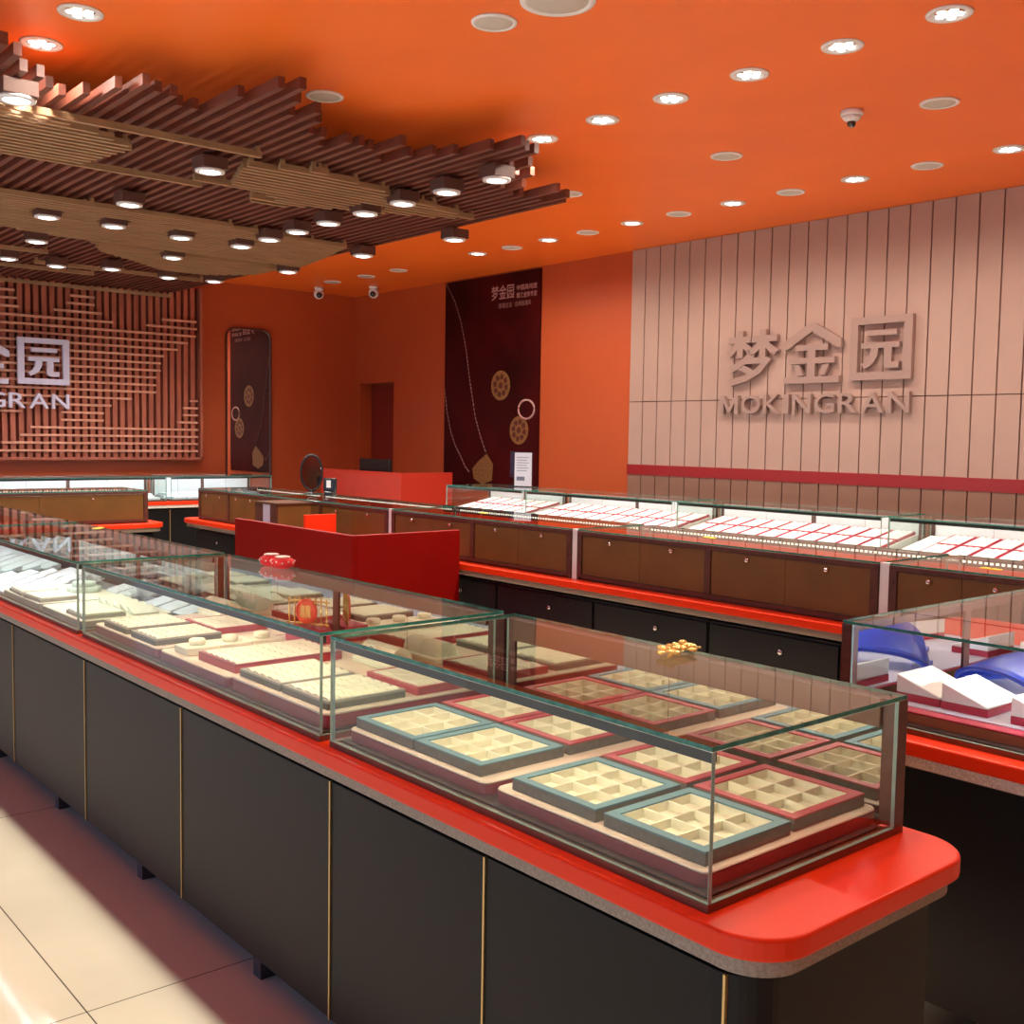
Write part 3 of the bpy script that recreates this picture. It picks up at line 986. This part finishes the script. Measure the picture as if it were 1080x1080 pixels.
# nearest case ---------------------------------------------------------------
platform('maroon platform with cream top at the near end of the first case', 1.352, 1.868, 1.092, 1.640)
platform('maroon platform with cream top at the far end of the first case', 1.352, 1.868, 1.668, 2.196)
ZP = ZD + .0285
T0 = cell_tray('blue-rimmed nine-cell tray in the front corner, nearest the glass end', 1.488, 1.228, ZP, .236, .236, BLUER)
T1 = dup(T0, (1.488, 1.486, ZP), 0, 'blue-rimmed nine-cell tray second from the glass end')
dup(T0, (1.486, 1.822, ZP), 0, 'blue-rimmed nine-cell tray third from the glass end')
dup(T0, (1.486, 2.066, ZP), 0, 'blue-rimmed nine-cell tray fourth from the glass end')
R0 = cell_tray('red-rimmed nine-cell tray in the back corner, nearest the glass end', 1.738, 1.232, ZP, .228, .236, REDR)
dup(R0, (1.738, 1.486, ZP), 0, 'red-rimmed nine-cell tray behind the second blue tray')
dup(R0, (1.736, 1.822, ZP), 0, 'red-rimmed nine-cell tray behind the third blue tray')
dup(R0, (1.736, 2.066, ZP), 0, 'red-rimmed nine-cell tray behind the fourth blue tray')

# second case ---------------------------------------------------------------
for q, (y0, y1, h) in enumerate(((2.300, 2.830, .040), (2.850, 3.345, .032), (3.365, 3.945, .032))):
    platform(['maroon platform with cream top beside the first case', 'red platform in the middle of the second case', 'maroon platform at the far end of the second case'][q], 1.350, 1.868, y0, y1, ZD, h)
za = ZD + .0405
G0 = ring_tray('grey ring tray with cream pads next to the first case', 1.487, 2.440, za, .236, .236, GREYT, GREYM, CREAM)
dup(G0, (1.487, 2.690, za), 0, 'grey ring tray with cream pads behind the first grey one')
RB = ring_tray('raspberry ring tray with two cream rows by the medallion rack', 1.740, 2.44, za, .20, .25, REDR, REDR, CREAM, 3)
zb = ZD + .0325
dup(RB, (1.70, 3.60, zb), 0, 'red tray with cream cards in the far back of the second case')
BIG = ring_tray('large raspberry tray with cream ring pad in the middle of second case', 1.566, 3.000, zb, .36, .25, REDR, MAROON, CREAM, 6, .026, cols=8)
for q in range(3):
    t = thing('ring_stand', 'round cream ring stand on a cream block, %s' % ['nearest the front glass', 'middle of three', 'farthest from the front glass'][q], 'ring stand', (1.43 + .112 * q, 3.235, zb), 0, 'round ring stands in the second case')
    G().box(-.055, .055, -.05, .05, 0, .024).build('block', CREAM, t, .002, 1)
    G().lathe([(.024, .0242), (.026, .030), (.026, .040), (.022, .044)], n=20).build('stand', CREAM, t)
D0 = ring_tray('dark ring tray with cream pads beside the third case, nearer one', 1.476, 3.510, zb, .232, .21, GREYT, GREYM, CREAM)
dup(D0, (1.476, 3.765, zb), 0, 'dark ring tray with cream pads beside the third case, farther one')
# bracelet cushions


def cushion_row(label, cx, cy, z, n_, grp):
    t_ = thing('bracelet_cushion', label, 'display cushion', (cx, cy, z), 0, grp)
    G().box(-.055, .055, -.045 * n_ - .01, .045 * n_ + .01, 0, .018).build('base', CREAM, t_, .002, 1)
    for i in range(n_):
        y_ = -.045 * (n_ - 1) + .09 * i
        g_ = G()
        prof = []
        for k_ in range(21):
            a_ = PI * k_ / 20
            prof.append((.040 * math.cos(a_), .0182 + .044 * math.sin(a_)))
        src = G().xprism(prof, -.045, .045)
        g_.add([(yy_, x_ * .97 + y_, z_) for x_, yy_, z_ in src.v], [tuple(reversed(f)) for f in src.f], 0, False)
        g_.build('roll', CREAM, t_)
    return t_


cushion_row('cream cushion rolls at the back of the second case, beside first case', 1.79, 2.700, za, 2, 'cream bracelet rolls')
cushion_row('cream cushion rolls at the back of the second case, far end', 1.805, 3.86, zb, 2, 'cream bracelet rolls')
# medallion rack
tag(G().prism(rrect(1.757, 1.848, 3.105, 3.265, .008, 3), zb, zb + .05).build('display_block', CRIM), 'crimson block carrying the gold medallion rack', 'display block')
t = thing('medallion_rack', 'gold barred rack with round red character medallion in second case', 'display rack', (1.80, 3.185, zb + .0505), -PI / 2 + .45)
g = G()
for k in range(8):
    x = -.075 + .15 * k / 7
    g.tube([(x, 0, 0), (x, 0, .085 + .02 * math.cos(x * 12))], .0028, 6)
g.tube([(-.085, 0, .012), (.085, 0, .012)], .003, 6)
g.tube([(-.085, 0, .088), (.085, 0, .088)], .003, 6)
g.build('gold_bars', GOLD, t)
g = G()
src = G().lathe([(.042, 0), (.042, .008), (.036, .010), (.034, .008), (.005, .008)], n=28)
g.add([(a, -.004 - c, .055 + b) for a, b, c in src.v], [tuple(f) for f in src.f], 0, False)
md = g.build('medallion', ORRED, t)
vs, fs = glyph_mesh('囍', .044, .042, .002, 0.0)
G().add([(a - .022, b - .0128, c + .034) for a, b, c in vs], fs).build('character', GOLD, md)

# third case: pale pads -------------------------------------------------------
P0 = platform('stone-grey platform at the near end of the third case', 1.345, 1.70, 4.07, 4.55, ZD, .022, GREYM, CREAM)
platform('stone-grey platform with pale pads, second in the third case', 1.345, 1.70, 4.58, 5.10, ZD, .022, GREYM, CREAM)
zc = ZD + .0225
t = thing('flat_pad', 'flat cream necklace pad on the near grey platform', 'display pad', (1.44, 4.19, zc), 0, 'flat pads')
G().box(-.08, .08, -.10, .10, 0, .012).build('base', GREYM, t)
G().box(-.075, .075, -.095, .095, .0122, .02).build('pad', CREAM, t, .002, 1)
dup(t, (1.43, 4.70, zc), .05, 'flat cream necklace pad on the second grey platform', 'flat pads')
dup(t, (1.43, 4.93, zc), -.04, 'flat cream necklace pad at the far end of second grey platform', 'flat pads')
Wd = wedge('cream slanted pad in fan of four beside the third case end, first', 1.60, 4.12, zc, .10, .075, .006, .028, CREAM, None, 0, 'cream slanted pads')
for q in range(1, 5):
    dup(Wd, (1.60, 4.12 + .08 * q, zc), 0, 'cream slanted pad in fan of the third case, ' + ['', 'second', 'third', 'fourth', 'fifth'][q] + ' from its end')
t = thing('round_riser', 'pale green round two-step riser in the third case', 'riser', (1.61, 4.83, zc), 0)
G().lathe([(.070, 0), (.072, .003), (.072, .020), (.068, .023)], n=28).build('lower_step', MINT, t)
G().lathe([(.050, .0232), (.050, .040), (.047, .043)], n=28).build('upper_step', MINT, t)
n = 0
W2 = None
for j in range(16):
    for i in range(5):
        x = 1.395 + .098 * i
        y = 5.18 + .148 * j
        if i >= 3 and j == 0:
            continue
        if y > 5.70 and y < 5.84:
            continue
        if y > 7.4:
            continue
        lb = 'pale slanted pad, row %s from the platform, %s from the glass' % (['one', 'two', 'three', 'four', 'five', 'six', 'seven', 'eight', 'nine', 'ten', 'eleven', 'twelve', 'thirteen', 'fourteen', 'fifteen', 'sixteen'][j], ['first', 'second', 'third', 'fourth', 'fifth'][i])
        if W2 is None:
            W2 = wedge(lb, x, y, ZD, .125, .092, .006, .030, PALE, None, -PI / 2, 'pale slanted pads in the far front cases')
        else:
            dup(W2, (x, y, ZD), -PI / 2 + .05 * ((i * 7 + j * 3) % 5 - 2), lb)
for j in range(5):
    lb = 'pale slanted pad at the back of the third case, ' + ['nearest its end', 'second', 'third', 'fourth', 'fifth'][j]
    dup(W2, (1.79, 4.12 + .15 * j + (.16 if j > 2 else 0), ZD), -PI / 2, lb)


def tinsel(label, x, y, z, sd_):
    t_ = thing('filament_tuft', label, 'decoration', (x, y, z), 0, 'clear filament tufts')
    r_ = random.Random(sd_)
    g_ = G()
    for q_ in range(150):
        a_, e_ = r_.random() * 2 * PI, r_.uniform(.25, 1.45)
        l_ = r_.uniform(.07, .105)
        p = Vector((math.cos(a_) * math.cos(e_), math.sin(a_) * math.cos(e_), math.sin(e_)))
        g_.tube([(0, 0, .004), p * l_ * .5 + Vector((0, 0, .006)), p * l_], .0011, 4)
    g_.build('filaments', CLEARP, t_)
    G().lathe([(.02, 0), (.02, .004), (.012, .006)], n=14).build('base', ACRYL, t_)
    return t_


tinsel('tuft of clear filaments at the back of the third case, nearer', 1.755, 5.19, ZD, 3)
tinsel('tuft of clear filaments at the back of third case, end', 1.755, 4.57, ZD, 4)

# blue bust case ---------------------------------------------------------------
pf = platform('crimson platform filling the blue bust case', 2.61, 3.80, 1.05, 1.56, ZD, .030, COPPER, CRIM, .012)
G().box(-.55, .57, -.22, .25, .0302, .0322).build('liner', LAV, pf)
zr = ZD + .0327
wl = [(2.79, 1.475, 'white slanted pad on red block near the glass end, back one'), (2.785, 1.342, 'white slanted pad on red block near the glass end, middle one'), (2.78, 1.155, 'white slanted pad on red block near the glass end, front one')]
w0 = None
for x, y, lb in wl:
    if w0 is None:
        w0 = wedge(lb, x, y, zr, .185, .126, .006, .050, WHITE, CRIM, 0, 'white slanted pads in the blue bust case', .020)
    else:
        dup(w0, (x, y, zr), 0, lb)
dup(w0, (3.56, 1.49, zr), .0, 'white slanted pad behind the middle blue bust')
dup(w0, (3.62, 1.20, zr), .2, 'white slanted pad at the far side behind blue busts')


def bust(label, x, y, rz, s=1.0):
    t_ = thing('necklace_bust', label, 'necklace display', (x, y, zr), rz, 'blue satin busts')
    g_ = G()
    n1, n2 = 18, 8
    vs = []
    for i in range(n1 + 1):
        a_ = PI * i / n1
        R_ = .155
        for k_ in range(n2 + 1):
            tt = k_ / n2
            hh = .108 * math.sin(a_) ** .75 * (1 - .45 * tt ** 1.6)
            vs.append((R_ * math.cos(a_) * (1 + .14 * tt), -.075 + .165 * tt, hh))
    o2 = len(vs)
    vs += [(vx * .93, vy, max(0.0, vz - .010)) for vx, vy, vz in vs]
    fs = []
    M_ = n2 + 1
    for i in range(n1):
        for k_ in range(n2):
            q_ = (i * M_ + k_, i * M_ + k_ + 1, (i + 1) * M_ + k_ + 1, (i + 1) * M_ + k_)
            fs.append(q_)
            fs.append(tuple(o2 + u for u in reversed(q_)))
    for i in range(n1):
        for k_ in (0, n2):
            u, v_ = i * M_ + k_, (i + 1) * M_ + k_
            fs.append((u, v_, o2 + v_, o2 + u))
    g_.add(vs, fs, 0, True)
    g_.build('saddle', BLUE, t_)
    g_ = G()
    for sx_ in (-1, 1):
        g_.box(sx_ * .155 - .014, sx_ * .155 + .014, -.07, .075, 0, .012)
    g_.build('foot_pads', BLUE, t_)
    return t_


bust('blue satin arched bust at the back of its case, nearer the doors', 3.085, 1.37, 1.15)
bust('blue satin arched bust in the middle of its case', 3.30, 1.24, 1.15)

# wall-side cases ---------------------------------------------------------------
base = None
spans = [('first', 2.07, 3.76), ('second', 3.87, 5.59), ('third', 5.70, 7.41), ('fourth', 7.52, 8.62)]
for ci, (nm, y0, y1) in enumerate(spans):
    n = int((y1 - y0) / .170)
    for j in range(n):
        for i, side in enumerate(('front', 'back')):
            lb = 'white-lined red tray, %s in %s row of %s wall-side showcase' % (['first', 'second', 'third', 'fourth', 'fifth', 'sixth', 'seventh', 'eighth', 'ninth', 'tenth'][j], side, nm)
            x = 6.60 + .25 * i
            y = y0 + .085 + .170 * j
            zt = ZD + .0125 + .188 * (x - 6.475)
            if base is None:
                base = ring_tray(lb, x, y, zt, .235, .158, CRIM, CRIM, WHITE, 3, .020, cols=4, grp='white-lined trays in the wall-side row')
                base.rotation_euler.y = -.1858
            else:
                dup(base, (x, y, zt), 0, lb).rotation_euler.y = -.1858
for ci, (nm, y0, y1) in enumerate(spans):
    g = G()
    src = G().xprism([(6.475, ZD), (6.975, ZD), (6.975, ZD + .105), (6.475, ZD + .0112)], y0 - .005, y1 + .005)
    g.add([(b, a, c) for a, b, c in src.v], [tuple(reversed(f)) for f in src.f])
    tag(g.build('sloped_platform', WHITE), 'white sloped platform under the trays of the %s wall-side showcase' % nm, 'display platform', 'sloped platforms of the wall-side row')

# cases below the lattice ---------------------------------------------------------
base = None
for ci, (nm, x0, x1) in enumerate([('long', 2.97, 4.61), ('mirror-side', 4.75, 5.87)]):
    n = int((x1 - x0) / .16)
    for j in range(n):
        for i, side in enumerate(('front', 'back')):
            lb = 'pale ring tray, %s in %s row of the %s lattice showcase' % (['first', 'second', 'third', 'fourth', 'fifth', 'sixth', 'seventh', 'eighth', 'ninth', 'tenth'][j], side, nm)
            x = x1 - .08 - .16 * j
            y = 11.45 + .22 * i
            zt = ZD + (0 if i == 0 else .032)
            if base is None:
                base = ring_tray(lb, x, y, zt, .15, .205, PALE, PALE, WHITE, 4, .022, cols=3, grp='pale trays in the lattice row')
            else:
                dup(base, (x, y, zt), 0, lb)
    t = thing('stepped_platform', 'pale platform under the back trays of the %s lattice showcase' % nm, 'display platform', (0, 0, 0), 0, 'platforms of the lattice row')
    G().box(x0 - .02, x1 + .02, 11.565, 11.78, ZD, ZD + .0318).build('step', PALE, t)

# ------------------------------------------------------------------ things standing on the glass
# gold flower ornament on the nearest case
t = thing('flower_ornament', 'shiny gold flower ornament on the nearest glass top', 'ornament', (1.835, 1.585, ZT + .0005), .3)
t.scale = (1.3, 1.3, 1.1)
g = G()
for q in range(4):
    cx, cy = (-.036 + .024 * q), .012 * math.sin(q * 2.2)
    for p in range(5):
        a = 2 * PI * p / 5 + q
        ex, ey = cx + .014 * math.cos(a), cy + .014 * math.sin(a)
        g.ball((ex, ey, .010 + .004 * (p % 2)), .0085, 8, 0, .55)
    g.ball((cx, cy, .016), .006, 8)
g.build('blossoms', GOLD, t)
g = G()
g.tube([(-.045, -.004, .003), (0, .0, .004), (.05, -.006, .003), (.066, -.016, .003)], .0028, 6)
g.build('stem', GOLD, t)
# red beaded lanterns
for q, (x, y, lb) in enumerate([(1.845, 3.445, 'small red beaded pouch on the second glass top, nearer'), (1.850, 3.540, 'small red beaded pouch on the second glass top, farther')]):
    t = thing('beaded_pouch', lb, 'pouch', (x, y, ZT + .0005), q * .6, 'red beaded pouches')
    G().lathe([(.020, 0), (.036, .006), (.043, .018), (.040, .030), (.028, .038), (.024, .040)], n=20).build('body', REDFELT, t)
    G().lathe([(.026, .0402), (.028, .043), (.020, .045)], n=18).build('lid', PEARL, t)
    g = G()
    for p in range(12):
        a = 2 * PI * p / 12
        g.ball((.0425 * math.cos(a), .0425 * math.sin(a), .022 + .005 * (p % 2)), .0035, 6)
    g.build('beads', PEARL, t)


def ytag(label, x, y, rz):
    t_ = thing('gold_tag', label, 'tag', (x, y, ZT + .0004), rz, 'flat yellow tags on glass tops')
    G().prism(rrect(-.045, .045, -.018, .018, .012, 4), 0, .0016).build('card', YTAG, t_)
    G().prism([(.006 * math.cos(a * PI / 6), .006 * math.sin(a * PI / 6)) for a in range(12)], .0017, .003).build('stud', GOLD, t_)
    return t_


ytag('flat yellow tag on the glass top of third front showcase', 1.862, 5.37, .9)
ytag('flat yellow tag on brown showcase top behind the red desk', 4.267, 5.32, 1.3)
ytag('flat yellow tag on brown showcase top below the wall sign', 4.193, 3.43, 1.3)
ytag('flat yellow tag on brown showcase top beside the blue bust case', 4.119, 1.97, 1.3)

# acrylic sign holder on the wall-side case
t = thing('sign_holder', 'clear acrylic holder with a printed notice before the poster', 'sign holder', (6.90, 8.02, ZT + .0005), -PI / 2 + .35)
G().box(-.125, .125, -.05, .05, 0, .008).build('base', ACRYL, t)
g = G()
g.box(-.125, .125, -.012, -.008, .0085, .345)
g.box(-.125, .125, .008, .012, .0085, .345)
g.build('panes', ACRYL, t)
g = G().box(-.075, .115, -.003, .003, .0085, .335).build('notice', PAPER, t)
gi = G()
for q in range(6):
    gi.box(-.052, .085 - .02 * (q % 2), -.0042, -.0032, .285 - .026 * q, .291 - .026 * q)
gi.box(-.05, .04, -.0042, -.0032, .06, .10)
gi.build('print', INK, g)

# vanity mirror and small device on the brown-doored row
t = thing('vanity_mirror', 'round dark-framed vanity mirror on the brown-doored showcase top', 'mirror', (4.40, 7.73, ZT + .0005), -.40)
g = G()
pts = [(.085 * math.cos(2 * PI * k / 32), 0, .170 + .145 * math.sin(2 * PI * k / 32)) for k in range(32)]
g.tube(pts, .010, 8, closed=True)
g.build('frame', BLKPL, t)
g = G()
ov = [(.083 * math.cos(2 * PI * k / 32), .143 * math.sin(2 * PI * k / 32)) for k in range(32)]
src = G().prism(ov, -.004, .004)
g.add([(a, c, .170 + b) for a, b, c in src.v], [tuple(reversed(f)) for f in src.f])
g.build('glass', mat('smoky_mirror', (0.33, 0.27, 0.25), 0.06, metal=1.0), t)
G().lathe([(.06, 0), (.06, .006), (.012, .012), (.010, .03)], n=20).build('base', BLKPL, t)
t = thing('card_reader', 'small black payment device with white label beside the vanity mirror', 'device', (4.42, 7.47, ZT + .0005), -1.1)
G().box(-.055, .055, -.02, .02, .03, .135).build('body', BLKPL, t, .008, 2)
G().box(-.022, .018, -.0222, -.0202, .060, .118).build('label', PAPER, t)
G().box(-.035, .035, -.04, .04, 0, .0295).build('base', BLKPL, t, .004, 1)

# ------------------------------------------------------------------ red staff desk in the pit
t = thing('staff_desk', 'red panelled staff desk standing among the counters', 'desk', (0, 0, 0))
G().box(3.12, 3.15, 5.04, 6.47, 0, 1.0).build('side_panel', REDP, t, .002, 1)
G().box(3.1505, 3.865, 5.04, 5.07, 0, 1.0).build('end_panel', REDP, t, .002, 1)
G().box(3.1505, 3.86, 5.0705, 6.43, .72, .75).build('worktop', REDP, t)
G().box(3.62, 3.86, 6.44, 6.47, 0, 1.005).build('inner_panel', RED, t, .002, 1)
t = thing('small_case', 'small brown wooden box cabinet rising above the red staff desk', 'cabinet', (3.58, 6.76, 0))
G().box(0, .26, 0, .32, 0, 1.055).build('body', DOORW, t, .003, 1)
G().box(-.012, .27, -.008, .33, 1.0555, 1.068).build('top', BRONZE, t)
g = G()
g.box(-.0105, -.0005, .005, .09, 0, 1.055)
g.box(-.0105, -.0005, .20, .315, 0, 1.055)
g.build('side_stile', DKWOOD, t)
G().box(-.009, -.0005, .09, .20, 0, 1.055).build('mirror_strip', mat('lilac_glass', (0.50, 0.45, 0.56), .2), t)

# ------------------------------------------------------------------ reception desk near the back corner
t = thing('reception_desk', 'light red cashier desk near the back corner', 'desk', (0, 0, 0))
G().box(6.56, 6.60, 9.62, 11.30, 0, 1.15).build('front_panel', REDL, t, .002, 1)
G().box(6.6005, 7.26, 9.62, 9.66, 0, 1.15).build('end_panel', REDL, t, .002, 1)
G().box(6.6005, 7.26, 9.6605, 11.30, .72, .76).build('worktop', REDL, t)
t = thing('monitor', 'black computer monitor seen above the cashier desk', 'monitor', (6.72, 10.36, .7605), -PI / 2)
g = G()
g.box(-.31, .31, -.02, .02, .16, .525)
g.build('screen', BLKPL, t, .006, 2)
G().box(-.03, .03, .0205, .05, .01, .34).build('stand', BLKPL, t)
G().box(-.12, .12, -.08, .10, 0, .0098).build('base', BLKPL, t)

# ------------------------------------------------------------------ poster on the right wall
t = thing('poster', 'tall dark red jewellery poster with gold pendants on the orange wall', 'poster', (XR, 0, 0))
PY0, PY1, PZ0, PZ1 = 8.885, 10.62, .95, 3.405
G().box(-.022, -.001, PY0, PY1, PZ0, PZ1).build('panel', POSTER, t)
XF = -.0225


def disc(g_, cy, cz, r, n_=28, x=XF, th=.001, ry=1.0):
    vs_ = [(x, cy - r * ry * math.cos(2 * PI * k_ / n_), cz + r * math.sin(2 * PI * k_ / n_)) for k_ in range(n_)]
    vs2 = [(x - th, b, c) for a, b, c in vs_]
    fs_ = [tuple(n_ + k_ for k_ in range(n_))]
    fs_ += [(k_, (k_ + 1) % n_, n_ + (k_ + 1) % n_, n_ + k_) for k_ in range(n_)]
    g_.add(vs_ + vs2, fs_)


def coin(cy, cz, r, inner):
    g_ = G()
    disc(g_, cy, cz, r)
    c_ = g_.build('coin_print', PRINTG, t)
    g_ = G()
    for k_ in range(8):
        a_ = 2 * PI * k_ / 8 + .2
        disc(g_, cy + r * .60 * math.cos(a_), cz + r * .60 * math.sin(a_), r * .20, 10, XF - .0011)
    disc(g_, cy, cz, r * .22, 14, XF - .0011)
    g_.build('coin_relief', inner, c_)


coin(9.545, 2.145, .170, PRINTD)
coin(9.210, 1.635, .160, PRINTD)
g = G()
g.tube([(XF - .002, 9.085 + .135 * math.cos(2 * PI * k / 30), 1.868 + .105 * math.sin(2 * PI * k / 30)) for k in range(30)], .012, 6, closed=True)
g.build('ring_print', PRINTP, t)
for pts in ([(10.595, 3.39), (10.42, 3.16), (10.302, 2.917), (10.20, 2.6), (10.122, 2.235), (10.06, 2.0), (10.003, 1.786), (9.90, 1.56), (9.79, 1.366)],
            [(10.615, 2.135), (10.56, 1.85), (10.482, 1.616), (10.39, 1.45), (10.287, 1.332), (10.19, 1.2), (10.097, 1.13)]):
    g = G()
    for (ya, za_), (yb, zb_) in zip(pts, pts[1:]):
        L = math.hypot(yb - ya, zb_ - za_)
        n = max(1, int(L / .045))
        for k in range(n):
            f0, f1 = k / n, (k + .72) / n
            g.tube([(XF - .002, ya + (yb - ya) * f0, za_ + (zb_ - za_) * f0), (XF - .002, ya + (yb - ya) * f1, za_ + (zb_ - za_) * f1)], .008, 5)
    g.build('chain_print', PRINTR, t)
g = G()
prof = [(9.78, 1.36), (9.66, 1.24), (9.68, 1.05), (9.86, 1.0), (10.02, 1.06), (10.05, 1.18), (9.93, 1.27)]
vs = [(XF, a, b) for a, b in prof] + [(XF - .001, a, b) for a, b in prof]
n = len(prof)
g.add(vs, [tuple(n + k for k in range(n))] + [(k, (k + 1) % n, n + (k + 1) % n, n + k) for k in range(n)])
g.build('pendant_print', PRINTG, t)


def wall_text(txt, ystart, z, w_, h_, material):
    vs_, fs_ = glyph_mesh(txt, w_, h_, .001, 0.006)
    G().add([(XF + vy, ystart - vx, z + vz) for vx, vy, vz in vs_], fs_).build('lettering', material, t)


wall_text('梦金园', 9.735, 3.118, .40, .165, PRINTP)
wall_text('中国高纯度', 9.285, 3.195, .345, .062, PRINTP)
wall_text('精工金饰专家', 9.285, 3.110, .345, .062, PRINTP)
wall_text('国潮古法', 9.60, 3.020, .235, .058, PRINTR)
wall_text('经典国潮风', 9.31, 3.020, .27, .058, PRINTR)

# ------------------------------------------------------------------ tall mirror on the back wall
t = thing('wall_mirror', 'tall round-cornered mirror on the back wall reflecting the poster', 'mirror', (6.31, YB, 0))
MW, MZ0, MZ1 = .315, .62, 2.885
out = rrect(-MW, MW, MZ0, MZ1, .13, 8)
inn = rrect(-MW + .016, MW - .016, MZ0 + .016, MZ1 - .016, .115, 8)
n = len(out)
vs = [(a, -.035, b) for a, b in out] + [(a, -.035, b) for a, b in inn] + [(a, -.002, b) for a, b in out] + [(a, -.012, b) for a, b in inn]
fs = []
for k in range(n):
    j = (k + 1) % n
    fs += [(k, j, n + j, n + k), (2 * n + k, 2 * n + j, j, k), (n + k, n + j, 3 * n + j, 3 * n + k)]
G().add(vs, fs).build('frame', DKWOOD, t)
g = G()
src = G().prism(rrect(-MW + .014, MW - .014, MZ0 + .014, MZ1 - .014, .116, 8), .003, .012)
g.add([(a, -c, b) for a, b, c in src.v], [tuple(f) for f in src.f])
g.build('glass', MIRROR, t)
